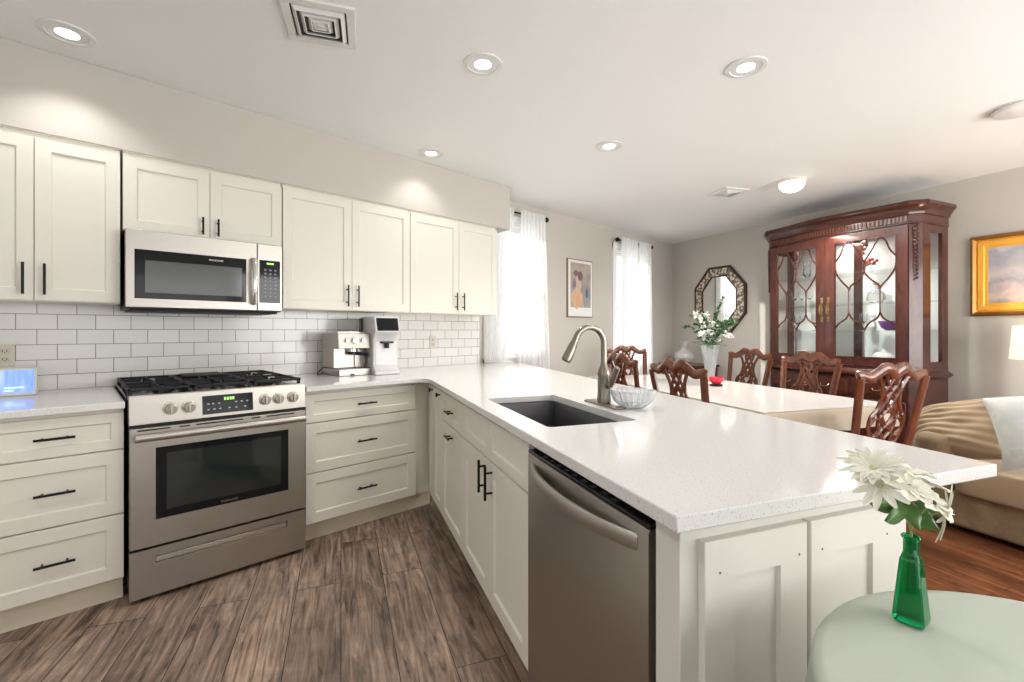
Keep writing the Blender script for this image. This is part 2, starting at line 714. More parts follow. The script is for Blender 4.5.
# backsplash tiles
bs = MB().box(SX0, 2.872, WY - .010, WY, .914, 1.374).build('trim_2', M_tile)
bs.location = (0, 0, 0)
struct(bs)
mp.inputs['Location'].default_value = (0.071, 0.914, 0)

# unseen ground outside the windows, added to bounce sunlight indoors
o = MB().box(-6, 16, WY + .2, 26, -.45, -.40).build('floor_outside_bounce', mat('bounce_ground', (.6, .6, .57), .9))
struct(o)

# ------------------------------------------------------------------ cabinets
def pull(parent, x, z, yf, length=.16, vert=True, r=.0055, stand=.03, name='handle'):
    mb = MB()
    h = length / 2
    if vert:
        mb.cyl((x, yf - stand, z - h), (x, yf - stand, z + h), r, 12)
        for s in (-1, 1):
            mb.cyl((x, yf + .001, z + s * h * .6), (x, yf - stand, z + s * h * .6), r * .8, 10)
    else:
        mb.cyl((x - h, yf - stand, z), (x + h, yf - stand, z), r, 12)
        for s in (-1, 1):
            mb.cyl((x + s * h * .6, yf + .001, z), (x + s * h * .6, yf - stand, z), r * .8, 10)
    return mb.build(name, M_black, parent)


def knob(parent, x, z, yf):
    mb = MB().cyl((x, yf + .001, z), (x, yf - .02, z), .005, 10).cyl((x, yf - .018, z), (x, yf - .028, z), .014, 16)
    return mb.build('knob', M_black, parent, bevel=.002)


G = .0015


def base_cabinet(label, loc, rz, w, depth, fronts, kick=.07, group=None, body_x=(0, None), kickx=(0, None), top=.884):
    t = thing('base_cabinet', label, 'cabinet', (*loc, 0), rz, group)
    bx1 = w if body_x[1] is None else body_x[1]
    MB().box(body_x[0] + .001, bx1 - .001, .021, depth, .112, top).build('body', M_cab, t, bevel=.001)
    kx1 = w if kickx[1] is None else kickx[1]
    MB().box(kickx[0] + .001, kx1 - .001, kick, depth - .02, 0, .112).build('toe_kick', M_kick, t)
    for f in fronts:
        kind, x0, x1, z0, z1, hd = f
        rail = .058 if (z1 - z0) > .2 else .042
        o = MB().shaker(x0 + G, x1 - G, z0 + G, z1 - G, 0, .02, min(rail, (x1 - x0) * .3)).build(kind, M_cab, t)
        if hd:
            if hd[0] == 'h':
                pull(o, hd[1], hd[2], 0, hd[3], False)
            elif hd[0] == 'v':
                pull(o, hd[1], hd[2], 0, hd[3], True)
            else:
                knob(o, hd[1], hd[2], 0)
    return t


FY = 2.715     # face plane of the base cabinets on the range wall
dz = [(.70, .866), (.41, .697), (.118, .407)]


def drawers(w, hl):
    return [('drawer', 0, w, a, b, ('h', w / 2, (a + b) / 2 - .0, hl)) for a, b in dz]


base_cabinet('cream three-drawer base cabinet left of the steel range', (-.285, FY), 0, .445, .77, drawers(.445, .125))
base_cabinet('cream three-drawer base cabinet at the far left, next to the drawers left of the range', (-.745, FY), 0, .46, .77, drawers(.46, .125))
base_cabinet('cream three-drawer base cabinet between the steel range and the corner', (.952, FY), 0, .725, .77, drawers(.725, .125), body_x=(0, .85), kickx=(0, .885))
PQ = .571
base_cabinet('narrow cream corner cabinet with two tall knobbed doors beside the sink run', pen(PQ, 3.20), PR, .46, .55,
             [('door', .004, .19, .118, .866, ('k', .166, .842)), ('door', .19, .46, .118, .866, ('k', .40, .839))], body_x=(.03, None), kickx=(.03, None))
base_cabinet('slim cream cabinet with one drawer above one door, between the corner and the sink', pen(PQ, 2.74), PR, .50, .57,
             [('drawer', 0, .50, .70, .866, ('h', .25, .782, .10)), ('door', 0, .50, .118, .697, ('h', .25, .645, .10))])
sk = base_cabinet('cream double-door sink cabinet left of the dishwasher', pen(PQ, 2.24), PR, .862, .57,
             [('drawer_front', 0, .43, .70, .866, None), ('drawer_front', .43, .862, .70, .866, None),
              ('door', 0, .43, .118, .697, ('v', .385, .622, .135)), ('door', .43, .862, .118, .697, ('v', .475, .618, .135))], top=.66)

# peninsula end: dishwasher bay side panel, end panels and back panel
te = .67
t = thing('peninsula_end_panel', 'cream panelled end of the peninsula beside the dishwasher', 'cabinet', (*pen(PQ, te), 0), PR)
MB().box(-.068, 0, .0, .59, 0, .884).build('side_panel', M_cabp, t, bevel=.002)
MB().box(-2.0, -.07, .575, .60, 0, .884).build('back_panel', M_cabp, t, bevel=.002)
MB().box(-.12, -.001, .592, .64, 0, .883).build('corner_post', M_cabp, t, bevel=.002)
# panels are built facing -y then turned to face the end (local +x)


def endpanel(y0, y1):
    mb = MB().shaker(y0, y1, .10, .850, 0, .018, .072, .008, .003)
    mb.map(lambda p: Vector((-p.y + .018, p.x, p.z)))
    return mb.build('door_panel', M_cabp, t)


endpanel(.04, .298)
endpanel(.308, .566)
M_nail = mat('nail_mark', (.12, .10, .08), .7)
for (yy, zz) in ((.075, .79), (.275, .79), (.08, .42), (.225, .36), (.34, .79), (.54, .79), (.34, .40)):
    MB().cyl((.0175, yy, zz), (.0187, yy, zz), .0022, 8).build('nail_mark', M_nail, t)

# wall cabinets
UY = 3.17


def wall_cabinet(label, x0, x1, z0, z1, splits, handles, group=None):
    t = thing('wall_cabinet', label, 'cabinet', (x0, UY, z0), 0, group)
    w, h = x1 - x0, z1 - z0
    MB().box(.001, w - .001, .021, .328, 0, h).box(0, w, .004, .3, h, 2.184 - z0).build('body', M_cab, t, bevel=.001)
    xs = [0] + splits + [w]
    for i in range(len(xs) - 1):
        o = MB().shaker(xs[i] + G, xs[i + 1] - G, .004, h - .022, 0, .02, .056).build('door', M_cab, t)
        hx, hz = handles[i]
        pull(o, hx, hz, 0, .15 if h > .5 else .10, True)
    return t


ZB, ZT = 1.374, 2.18
wall_cabinet('tall cream two-door wall cabinet at the far left above the smart display', -.46, .172, ZB, ZT, [.316], [(.28, .105), (.352, .105)])
wall_cabinet('short cream two-door wall cabinet directly above the microwave', .180, .965, 1.765, ZT, [.391], [(.353, .07), (.429, .07)])
wall_cabinet('tall cream two-door wall cabinet right of the microwave, above the espresso machine', .970, 1.905, ZB, ZT, [.463], [(.425, .105), (.501, .105)])
wall_cabinet('tall cream two-door wall cabinet nearest the curtained window', 1.908, 2.818, ZB, ZT, [.474], [(.436, .105), (.512, .105)])

# ------------------------------------------------------------------ countertops
ov = .042
tag(MB().prism([(-1.3, 2.672), (.160, 2.672), (.160, WY - .011), (-1.3, WY - .011)], .885, .915).build('countertop', M_quartz, bevel=.003),
    'speckled white quartz countertop left of the range', 'countertop')
# intersection of the two front edges, rounded
e0 = Vector(pen(.534, .634))
pd = (Vector(pen(.5476, 3.0)) - e0).normalized()
tt = (2.672 - e0.y) / pd.y
ci = e0 + pd * tt
a_ = ci - Vector((.16, 0))
b_ = ci - pd * .16
arc = []
for i in range(9):
    u = i / 8
    p = a_ * (1 - u) ** 2 + ci * 2 * u * (1 - u) + b_ * u * u
    arc.append((p.x, p.y))
fe = Vector(pen(1.457, .620))
ow = Vector(cw(-.0076, 4.816))
fdir = (ow - fe)
kk = (WY - .011 - fe.y) / fdir.y
fw = fe + fdir * kk
outer = [(.942, WY - .011), (.942, 2.672)] + arc + [tuple(e0), tuple(fe), tuple(fw)]


def rrect(q0, q1, t0, t1, r=.02, n=4):
    pts = []
    for cx, cy, a0 in ((q1 - r, t1 - r, 0), (q0 + r, t1 - r, 90), (q0 + r, t0 + r, 180), (q1 - r, t0 + r, 270)):
        for i in range(n + 1):
            a = radians(a0 + 90 * i / n)
            pts.append(pen(cx + r * cos(a), cy + r * sin(a)))
    return pts


SQ0, SQ1, ST0, ST1 = .636, .985, 1.37, 2.065
ct = MB().prism(outer, .885, .915, [rrect(SQ0, SQ1, ST0, ST1)]).build('countertop', M_quartz, bevel=.003)
tag(ct, 'speckled white quartz countertop running from the corner over the sink peninsula', 'countertop')

# undermount sink
t = thing('kitchen_sink', 'dark steel undermount sink set in the peninsula countertop', 'sink', (*pen(0, 0), 0), PR)


def lp(q, tt_):  # peninsula coords -> local of a PR-rotated frame at the origin
    return (-tt_, q)


def lrect(q0, q1, t0, t1, r, n=4):
    pts = []
    for cx, cy, a0 in ((q1 - r, t1 - r, 0), (q0 + r, t1 - r, 90), (q0 + r, t0 + r, 180), (q1 - r, t0 + r, 270)):
        for i in range(n + 1):
            a = radians(a0 + 90 * i / n)
            pts.append(lp(cx + r * cos(a), cy + r * sin(a)))
    return pts


rows = []
for ins, z in ((-.025, .8845), (-.003, .8845), (.0, .88), (.004, .71), (.03, .68), (.12, .676)):
    rows.append([(x, y, z) for x, y in lrect(SQ0 + ins, SQ1 - ins, ST0 + ins, ST1 - ins, .03)])
mb = MB()
mb.ring(None, rows, cap=False)
k = len(rows[0])
mb.f.append(tuple(len(mb.v) - k + j for j in range(k)))
mb.mi.append(0)
sk_o = mb.build('basin', M_sink, t, fix=False)
MB().lathe([(.045, .677), (.045, .680), (.03, .681), (.02, .678)], (-(ST0 + ST1) / 2, (SQ0 + SQ1) / 2, 0)).build('drain', M_chrome, t)

# faucet
fq, ft = 1.05, 1.70
t = thing('kitchen_faucet', 'brushed nickel gooseneck pull-down faucet behind the sink', 'faucet', (*pen(fq, ft), .915), PR)
MB().box(-.125, .125, -.028, .028, 0, .008).build('base_plate', M_nickel, t, bevel=.006)
mb = MB().lathe([(.029, .008), (.030, .02), (.027, .05), (.027, .12), (.030, .13), (.026, .15), (.017, .165), (.014, .18)])
mb.build('body', M_nickel, t)
pts = [(0, 0, .17), (0, 0, .262)]
R = .069
for i in range(1, 15):
    a = pi * i / 15 * .97
    pts.append((0, -R + R * cos(a), .262 + R * sin(a)))
MB().tube(pts, .0135, 14, up=(1, 0, 0)).build('spout', M_nickel, t)
pe = Vector(pts[-1])
dr = (Vector(pts[-1]) - Vector(pts[-2])).normalized()
dr = (dr + Vector((0, -.18, -.2))).normalized()
MB().tube([pe - dr * .005, pe + dr * .02, pe + dr * .025, pe + dr * .085, pe + dr * .10], .0135, 16, radii=[1.05, 1.1, 1.3, 1.62, 1.55]).build('spray_head', M_nickel, t)
MB().tube([pe + dr * .1, pe + dr * .103], .0165, 16).build('nozzle', M_blackp, t)
hm = MB().cyl((0, 0, .085), (.045, .01, .09), .017, 14)
hm.tube([(.04, .008, .085), (.055, .01, .115), (.082, .014, .165)], .012, 12, up=(0, 1, 0), flat=(.016, .010))
hm.build('lever', M_nickel, t, bevel=.002)

# crystal bowl
t = thing('crystal_bowl', 'small cut crystal bowl on the counter beside the faucet', 'bowl', (*pen(1.125, 1.60), .9155), 0)
t.scale = (.9, .9, .85)
MB().lathe([(.04, 0), (.055, .004), (.085, .035), (.098, .075), (.103, .084), (.097, .085), (.09, .07), (.078, .038), (.05, .012), (.0005, .010)], n=96, jag=(.05, 24)).build('bowl', M_cut, t, smooth=10)

# ------------------------------------------------------------------ dishwasher
DWt = 1.374
t = thing('dishwasher', 'stainless dishwasher with a black top control strip and bowed handle', 'dishwasher', (*pen(PQ - .006, DWt), 0), PR)
w = .626
MB().box(.004, w - .004, -.0 + .055, .56, .10, .875).build('tub_body', M_blackp, t)
MB().box(.004, w - .004, .06, .5, .0, .10).build('kick_plate', M_blackp, t)
mb = MB()
mb.grid(lambda u, v: (.004 + (w - .008) * u, .0 - .006 * sin(pi * u), .105 + (.852 - .105) * v), 20, 4)
fr = list(mb.v)
mb = MB()
n = 20
rows = []
for i in range(n + 1):
    u = i / n
    x = .004 + (w - .008) * u
    y = -.004 * (1 - (2 * u - 1) ** 4)
    rows.append([(x, y, .105), (x, .045, .105), (x, .045, .838), (x, y + .004, .838), (x, y, .832)])
mb.ring(None, rows)
d = mb.build('door', M_dsteel, t)
MB().box(.004, w - .004, -.0, .05, .8385, .850).build('control_strip', mat('black_gloss_plastic', (.012, .012, .013), .2), t, bevel=.003)
M_dim = mat('dim_icons', (.12, .16, .2), .4)
for i in range(9):
    MB().box(.10 + i * .047, .118 + i * .047, .008, .018, .8498, .8508).build('button', M_dim, t)
hp = []
for i in range(17):
    u = i / 16
    hp.append((.045 + (w - .085) * u, .004 - .052 * sin(pi * u) ** .75, .80))
MB().tube(hp, .01, 12, flat=(.010, .019)).build('handle', M_steel, d)

# ------------------------------------------------------------------ range
RX, RY = .172, 2.655
t = thing('gas_range', 'stainless gas range with black grates and five knobs between the drawer cabinets', 'stove', (RX, RY, 0), 0)
w = .762
MB().box(.002, w - .002, .04, .80, .045, .90).build('body', M_blackp, t)
mb = MB()   # control panel, slanting face
rows = [[(x, .0, .806), (x, .05, .806), (x, .09, .928), (x, .022, .938), (x, .015, .934)] for x in (0, w)]
mb.ring(None, rows)
cp = mb.build('control_panel', M_steel, t, bevel=.002)
MB().box(-.006, w + .006, .07, .82, .900, .931).build('cooktop', mat('black_enamel', (.01, .01, .011), .15), t, bevel=.004)
# display on the panel


def onpanel(x, z, d=0.0):
    y = .0 + (z - .806) * (.015 / .128) - d
    return (x, y, z)


dm = MB()
x0, x1, z0, z1 = .276, .497, .822, .912
vs = [onpanel(x0, z0, .002), onpanel(x1, z0, .002), onpanel(x1, z1, .002), onpanel(x0, z1, .002)]
vb = [onpanel(x0, z0, -.004), onpanel(x1, z0, -.004), onpanel(x1, z1, -.004), onpanel(x0, z1, -.004)]
dm.add(vs + vb, [(0, 1, 2, 3), (4, 7, 6, 5), (0, 4, 5, 1), (1, 5, 6, 2), (2, 6, 7, 3), (3, 7, 4, 0)])
dp = dm.build('display', M_screen, t)
M_ledg = mat('green_led', (.1, .4, .1), emit=(.45, .9, .15), es=1.2)
M_icon = mat('pale_print', (.5, .52, .55), .5)
ic = MB()
for i in range(4):
    x = .368 + i * .012
    a, b = onpanel(x, .885, .003), onpanel(x + .008, .899, .0022)
    ic.box(a[0], b[0], a[1] - .0005, a[1] + .001, .885, .899)
ic.build('clock_digits', M_ledg, dp)
ic = MB()
for zz, xs_ in ((.872, (.30, .32, .345, .42, .445, .47)), (.845, (.30, .325, .35, .39, .42, .46))):
    for x in xs_:
        a = onpanel(x, zz, .003)
        ic.box(x - .004, x + .005, a[1] - .0003, a[1] + .001, zz - .003, zz + .003)
ic.build('button_print', M_icon, dp)
M_knobm = mat('satin_knob_metal', (.62, .58, .52), .3, 1.0)
for x in (.151, .222, .555, .621, .694):
    p = onpanel(x, .868)
    k = MB().cyl((x, p[1] + .004, p[2]), (x, p[1] - .008, p[2] - .0), .029, 24).cyl((x, p[1] - .006, p[2]), (x, p[1] - .026, p[2] - .001), .024, 24, r2=.021)
    k.box(x - .005, x + .005, p[1] - .036, p[1] - .02, p[2] - .021, p[2] + .021)
    k.build('knob', M_knobm, t, bevel=.0015)
# oven door
d = MB().box(.003, w - .003, .0, .055, .246, .790).build('oven_door', M_steel, t, bevel=.003)
MB().box(.095, .669, -.0015, .01, .366, .695).build('window_frame', M_screen, d, bevel=.001)
MB().box(.135, .63, -.003, .01, .405, .665).build('window', mat('oven_glass', (.02, .026, .025), .05, 0, .9), d)
vm = MB()
for x0, x1 in ((.03, .15), (.185, .225), (.25, .45), (.49, .53), (.56, .70)):
    vm.box(x0, x1, -.0008, .004, .776, .783)
vm.build('vent_slots', M_blackp, d)
text('FRIGIDAIRE', .015, M_chrome, d, (.39, -.0022, .382), (pi / 2, 0, 0))
hd = MB().tube([(.018, -.045, .752), (.744, -.045, .752)], .016, 16, flat=(.013, .017))
hd.box(.03, .055, -.045, .002, .74, .764).box(.707, .732, -.045, .002, .74, .764)
hd.build('handle', M_steel, d, bevel=.002)
# warming drawer with pocket handle
dm = MB()
dz0, dz1 = .022, .236
for (a, b, c, e) in ((.003, w - .003, dz0, .165), (.003, w - .003, .20, dz1), (.003, .095, .165, .20), (.665, w - .003, .165, .20)):
    dm.box(a, b, 0, .05, c, e)
dm.box(.09, .67, .03, .05, .16, .205)
d2 = dm.build('storage_drawer', M_steel, t)
MB().box(.096, .664, .012, .030, .167, .19).build('pocket_handle', mat('bright_steel', (.75, .73, .70), .25, 1.0), d2, bevel=.002)
for x in (.06, w - .06):
    for y in (.04, .72):
        MB().cyl((x, y, 0), (x, y, .046), .018, 12).build('leg', M_blackp, t)
# burners and grates
for bx, by, br_ in ((.15, .24, .035), (.15, .60, .045), (.38, .42, .05), (.61, .24, .045), (.61, .60, .035)):
    b = MB().lathe([(br_ * 1.3, .931), (br_ * 1.3, .936), (br_, .940), (br_, .948), (br_ * .95, .951), (.0005, .952)], (bx, by, 0), 20)
    b.build('burner', M_iron, t)
for gx0, gx1 in ((.0, .245), (.25, .512), (.517, .762)):
    g = MB()
    z0, z1 = .950, .963
    y0, y1 = .085, .815
    g.box(gx0, gx1, y0, y0 + .012, z0, z1).box(gx0, gx1, y1 - .012, y1, z0, z1).box(gx0, gx0 + .012, y0, y1, z0, z1).box(gx1 - .012, gx1, y0, y1, z0, z1)
    cx = (gx0 + gx1) / 2
    for fy in (.24, .60) if gx0 != .25 else (.24, .42, .60):
        g.box(gx0, cx - .03, fy - .006, fy + .006, z0, z1 + .003).box(cx + .03, gx1, fy - .006, fy + .006, z0, z1 + .003)
        g.box(cx - .006, cx + .006, fy - .11, fy - .035, z0, z1 + .003).box(cx - .006, cx + .006, fy + .035, fy + .11, z0, z1 + .003)
    g.box(gx0, gx1, .415, .427, z0, z1)
    for fx in (gx0 + .01, cx, gx1 - .01):
        for fy in (y0 + .006, .42, y1 - .006):
            g.box(fx - .008, fx + .008, fy - .008, fy + .008, .931, z0 + .002)
    g.build('grate', M_iron, t, bevel=.002)
gr = MB().box(.28, .48, .50, .74, .9665, .974)
gr.build('griddle', M_iron, t, bevel=.004)

# ------------------------------------------------------------------ microwave
t = thing('microwave', 'stainless over-the-range microwave under the short wall cabinet', 'microwave', (.185, 3.08, 1.348), 0)
w, h = .755, .412
MB().box(.003, w - .003, .02, .405, .0, h).build('body', M_blackp, t, bevel=.002)
d = MB().box(0, .612, 0, .022, .006, h).build('door', M_steel, t, bevel=.003)
MB().box(.036, .555, -.002, .01, .052, .311).build('window_frame', M_screen, d, bevel=.004)
MB().box(.080, .530, -.003, .01, .085, .255).build('window', M_grey, d)
text('FRIGIDAIRE', .014, M_chrome, d, (.40, -.0025, .285), (pi / 2, 0, 0))
hp = [(.592, -.004, .045)] + [(.592, -.03 - .02 * sin(pi * i / 8), .05 + .26 * i / 8) for i in range(9)] + [(.592, -.004, .315)]
MB().tube(hp, .01, 12, up=(1, 0, 0), flat=(.009, .014)).build('handle', M_chrome, d)
cp = MB().box(.614, w, 0, .022, .006, h).build('control_panel', M_steel, t, bevel=.003)
kp = MB().box(.624, .742, -.002, .01, .055, .315).build('keypad', M_screen, cp, bevel=.003)
MB().box(.665, .705, -.0028, 0, .29, .30).build('clock_digits', M_ledg, kp)
ic = MB()
for r in range(8):
    for c in range(3):
        ic.box(.652 + c * .028, .663 + c * .028, -.0026, 0, .09 + r * .023, .099 + r * .023)
ic.build('button_print', mat('keypad_print', (.28, .31, .36), .5), kp)
MB().box(.02, w - .02, .03, .38, -.012, .0).build('vent_grille', M_iron, t, bevel=.003)

# ------------------------------------------------------------------ counter appliances
t = thing('espresso_machine', 'boxy stainless espresso machine beside the white coffee machine', 'coffee machine', (1.315, 3.115, .9155), 0)
w = .235
MB().box(0, w, 0, .30, 0, .048).build('drip_tray', M_steel, t, bevel=.004)
MB().box(.08, .11, -.002, .01, .004, .014).build('tray_tab', M_blackp, t)
MB().box(0, w, .10, .30, .048, .20).build('body', M_steel, t, bevel=.006)
mb = MB()
rows = [[(x, .005, .19), (x, .30, .19), (x, .30, .30), (x, .03, .30), (x, .022, .297)] for x in (0, w)]
mb.ring(None, rows)
hd = mb.build('head', M_steel, t, bevel=.004)
MB().box(.02, w - .02, .06, .28, .30, .308).build('cup_rail', M_chrome, t, bevel=.002)
for x, r in ((.06, .013), (.118, .022), (.176, .013)):
    MB().cyl((x, .014, .25), (x, -.008, .248), r, 20).build('dial', M_chrome, hd, bevel=.002)
MB().cyl((.13, .07, .19), (.13, .07, .165), .035, 20).build('group_head', M_chrome, t, bevel=.003)
pf = MB().cyl((.13, .07, .165), (.13, .07, .145), .036, 20).tube([(.14, .05, .155), (.17, -.01, .15), (.19, -.06, .145)], .013, 12)
pf.build('portafilter', M_blackp, t, bevel=.003)
MB().tube([(.205, .08, .19), (.21, .06, .14), (.212, .05, .08)], .004, 8).build('steam_wand', M_chrome, t)
MB().cyl((.155, .10, .05), (.155, .10, .19), .004, 8).build('pillar', M_blackp, t)
MB().tube(curve([(-.002, .2, .05), (-.03, .19, .055), (-.065, .18, .03), (-.07, .2, .005), (-.04, .24, .003), (.02, .32, .004)]), .0035, 8).build('power_cord', M_blackp, t)

t = thing('coffee_machine', 'tall white coffee machine with a dark touch screen, right of the espresso machine', 'coffee machine', (1.542, 3.03, .9155), radians(-8))
w = .185
mb = MB()
prof = [(-.0, .025), (.0, .0), (.35, .0), (.35, .42), (.03, .42), (-.005, .31), (.03, .285), (.05, .25), (.05, .06), (.02, .03)]
rows = [[(x, y, z) for y, z in prof] for x in (0, w)]
mb.ring(None, rows)
mb.build('body', M_wgl, t, bevel=.008, seg=3)
MB().box(.004, w - .004, .012, .16, .0, .03).build('drip_tray', M_wgl, t, bevel=.006)
MB().box(.015, .17, .05 - .004, .06, .065, .24).build('front_plate', M_wgl, t, bevel=.003)
sm = MB()
pts_ = [(.012, .0005, .315), (w - .012, .0005, .315), (w - .012, .027, .408), (.012, .027, .408)]
sm.add([(x, y - .004, z) for x, y, z in pts_] + [(x, y + .006, z) for x, y, z in pts_], [(0, 1, 2, 3), (4, 7, 6, 5), (0, 4, 5, 1), (1, 5, 6, 2), (2, 6, 7, 3), (3, 7, 4, 0)])
sm.build('touch_screen', M_screen, t, bevel=.002)
MB().box(.05, .135, -.0, .05, .225, .24).cyl((.093, .03, .225), (.093, .03, .19), .018, 16).build('brew_spout', M_blackp, t, bevel=.002)
MB().box(-.012, 0, .28, .34, .26, .41).build('rear_tank', mat('smoked_plastic', (.05, .035, .025), .2), t, bevel=.003)

t = thing('smart_display', 'small white smart display with a lit blue screen on the left counter', 'screen', (-.347, 3.255, .9155), 0)
t.scale = (1, 1, 1.07)
rot = lambda p: Vector((p.x, p.y + p.z * .12, p.z))
MB().box(0, .21, 0, .02, 0, .128).map(rot).build('frame', M_wgl, t, bevel=.006, seg=3)
MB().box(.03, .18, .018, .075, 0, .07).build('stand', M_wgl, t, bevel=.008)
M_blue = mat('lit_screen', (.1, .15, .4), .2)
v = coords(M_blue, scale=(12, 1, 2))
cc = ramp(M_blue, noise(M_blue, v, 3, 2), [(.3, (.10, .28, .85)), (.7, (.45, .55, 1.0))])
lk(M_blue, cc, P(M_blue).inputs['Emission Color'])
P(M_blue).inputs['Emission Strength'].default_value = .95
MB().box(.012, .198, -.001, .004, .016, .116).map(rot).build('screen', M_blue, t)
MB().box(.10, .165, -.002, .0, .036, .041).box(.10, .13, -.002, 0, .024, .028).map(rot).build('screen_text', mat('screen_white', (.5, .8, 1), emit=(.5, .9, 1), es=1.2), t)


def outlet(label, x, z, y=WY - .010):
    t = thing('wall_outlet', label, 'outlet', (x, y, z), 0)
    MB().box(-.036, .036, -.006, 0, -.058, .058).build('cover_plate', mat('ivory_plastic', (.66, .62, .54), .4), t, bevel=.003)
    for dz_ in (-.02, .022):
        MB().box(-.017, .017, -.008, -.005, dz_ - .014, dz_ + .014).build('socket', mat('ivory_plastic_dark', (.6, .56, .48), .4), t, bevel=.004)
        MB().box(-.009, -.006, -.0086, -.007, dz_ - .003, dz_ + .006).box(.006, .009, -.0086, -.007, dz_ - .003, dz_ + .006).cyl((0, -.0086, dz_ - .007), (0, -.007, dz_ - .007), .0025, 8).build('slots', M_blackp, t)


outlet('ivory wall outlet on the tiles above the smart display', -.262, 1.105)
outlet('ivory wall outlet on the tiles right of the white coffee machine', 2.33, 1.13)

# ------------------------------------------------------------------ ceiling fixtures
M_bulb = mat('lamp_lens', (1, 1, 1), emit=(1, .97, .92), es=3.5)
M_reflr = mat('white_reflector', (.78, .78, .78), .3)
cans = [((-2.03, 2.10), 'recessed ceiling light at the far left above the wall cabinets', 7),
        ((-.148, 2.343), 'recessed ceiling light above the open kitchen floor, right of the big vent', 21),
        ((1.205, 2.37), 'recessed ceiling light nearest the dining table, above the peninsula', 15),
        ((-.619, 3.515), 'small dim recessed light close to the soffit end', 4),
        ((.713, 3.38), 'farther small recessed light in the middle of the ceiling', 22),
        ((-1.25, .45), 'added unseen recessed ceiling light over the kitchen floor left of the camera', 22),  # this can and the next are added out of view for more light
        ((1.6, .3), 'added unseen recessed ceiling light over the small round table', 9)]
ceil_holes = []
for (X, Z), lab, e in cans:
    x, y = cw(X, Z)
    t = thing('recessed_light', lab, 'ceiling light', (x, y, CEIL), 0, 'recessed ceiling lights')
    MB().lathe([(.074, -.001), (.078, -.008), (.098, -.006), (.100, 0.0)], n=32).build('trim_ring', M_white, t)
    rows = []
    MBc = MB()
    pr = [(.076, -.004), (.060, -.0015), (.0005, -.0012)]
    MBc.lathe(pr, n=32).build('reflector', M_reflr, t)
    MB().lathe([(.045, -.003), (.040, -.006), (.0005, -.0075)], n=24).build('bulb', M_bulb, t)
    lamp('recessed_lamp', 'SPOT', (x, y, CEIL - .02), e * 1.9, (1, .97, .93), target=(x, y, 0), spot_size=radians(120), spot_blend=.6, shadow_soft_size=.05)

x, y = cw(2.52, 4.143)
t = thing('dome_light', 'small frosted dome ceiling light in front of the china cabinet', 'ceiling light', (x, y, CEIL))
MB().lathe([(.0005, 0), (.115, 0), (.118, -.012), (.105, -.03)], n=32).build('base_ring', mat('satin_base', (.7, .66, .6), .4), t)
MB().lathe([(.104, -.028), (.10, -.055), (.08, -.085), (.045, -.104), (.0005, -.11)], n=32).build('glass_dome', mat('lit_opal_glass', (1, 1, 1), .3, emit=(1, .96, .9), es=2.2), t)
lamp('dome_lamp', 'SPOT', (x, y, CEIL - .13), 150, (1, .97, .93), target=(x, y, 0), spot_size=radians(165), spot_blend=.6, shadow_soft_size=.08)


def ceiling_vent(label, X, Z, s, rz, nl):
    x, y = cw(X, Z)
    t = thing('ceiling_vent', label, 'vent', (x, y, CEIL), rz)
    k = .035
    MB().box(-s, s, -s, -s + k, -.012, 0).box(-s, s, s - k, s, -.012, 0).box(-s, -s + k, -s + k, s - k, -.012, 0).box(s - k, s, -s + k, s - k, -.012, 0).build('frame', M_white, t, bevel=.002)
    MB().box(-s + k, s - k, -s + k, s - k, -.002, 0).build('duct', mat('vent_dark', (.10, .08, .06), .8), t)
    for i in range(nl):
        a = (s - k) * (1 - (i + .25) / nl)
        b = a - (s - k) / nl * .55
        rows = []
        for r, z in ((a, -.006), (b, -.022), (b - .002, -.020), (a - .003, -.003)):
            rows.append([(-r, -r, z), (r, -r, z), (r, r, z), (-r, r, z)])
        rows.append(rows[0])
        MB().ring(None, rows, cap=False).build('louver', M_white, t)
    MB().box(-.03, .03, -.03, .03, -.016, -.004).build('center_plate', M_white, t)
    return t


ceiling_vent('large square white ceiling vent at the top of the kitchen', -.845, 2.03, .147, crot(.9563, .2924), 4)
ceiling_vent('small square ceiling vent near the dining area', 2.11, 4.5, .14, crot(.9563, .2924), 4)
x, y = cw(3.08, 2.79)
t = thing('smoke_detector', 'round white ceiling fixture at the right edge', 'smoke detector', (x, y, CEIL))
MB().lathe([(.0005, 0), (.125, 0), (.128, -.012), (.115, -.03), (.07, -.042), (.0005, -.045)], n=36).build('cover', M_white, t)
MB().lathe([(.127, -.006), (.1295, -.008), (.1295, -.012), (.127, -.014)], n=36).build('rim', M_chrome, t)


# ------------------------------------------------------------------ curtains, picture
def curtain(mbname, label, x0t, x1t, x0b, x1b, ztop, zbot, y, folds, amp=.022, pinch=None, group=None, phase=0):
    def fn(u, v):
        zt = ztop + (zbot - ztop) * v
        e = v
        if pinch:
            e = v ** pinch
        xa = x0t + (x0b - x0t) * e
        xb = x1t + (x1b - x1t) * e
        yy = y + amp * (.4 + .6 * v) * sin(2 * pi * folds * u + phase + .6 * sin(3 * v)) + .3 * amp * sin(2 * pi * folds * 2.3 * u + 1.3)
        return (xa + (xb - xa) * u, yy, zt)
    o = MB().grid(fn, folds * 14, 30).build('curtain', M_sheer, fix=False, smooth=180)
    return tag(o, label, 'curtain', group)


def rod(label, x0, x1, z, y):
    t = thing('curtain_rod', label, 'curtain rod', (x0, y, z))
    MB().cyl((0, 0, 0), (x1 - x0, 0, 0), .009, 12).build('rod', M_black, t)
    for x, s in ((0, -1), (x1 - x0, 1)):
        MB().sphere((x + s * .03, 0, 0), .028, 8).cyl((x, 0, 0), (x + s * .03, 0, 0), .013, 12).build('finial', M_black, t)
        MB().box(x - s * .05 - .006, x - s * .05 + .006, 0, WY - y, -.008, .008).build('bracket', M_black, t)


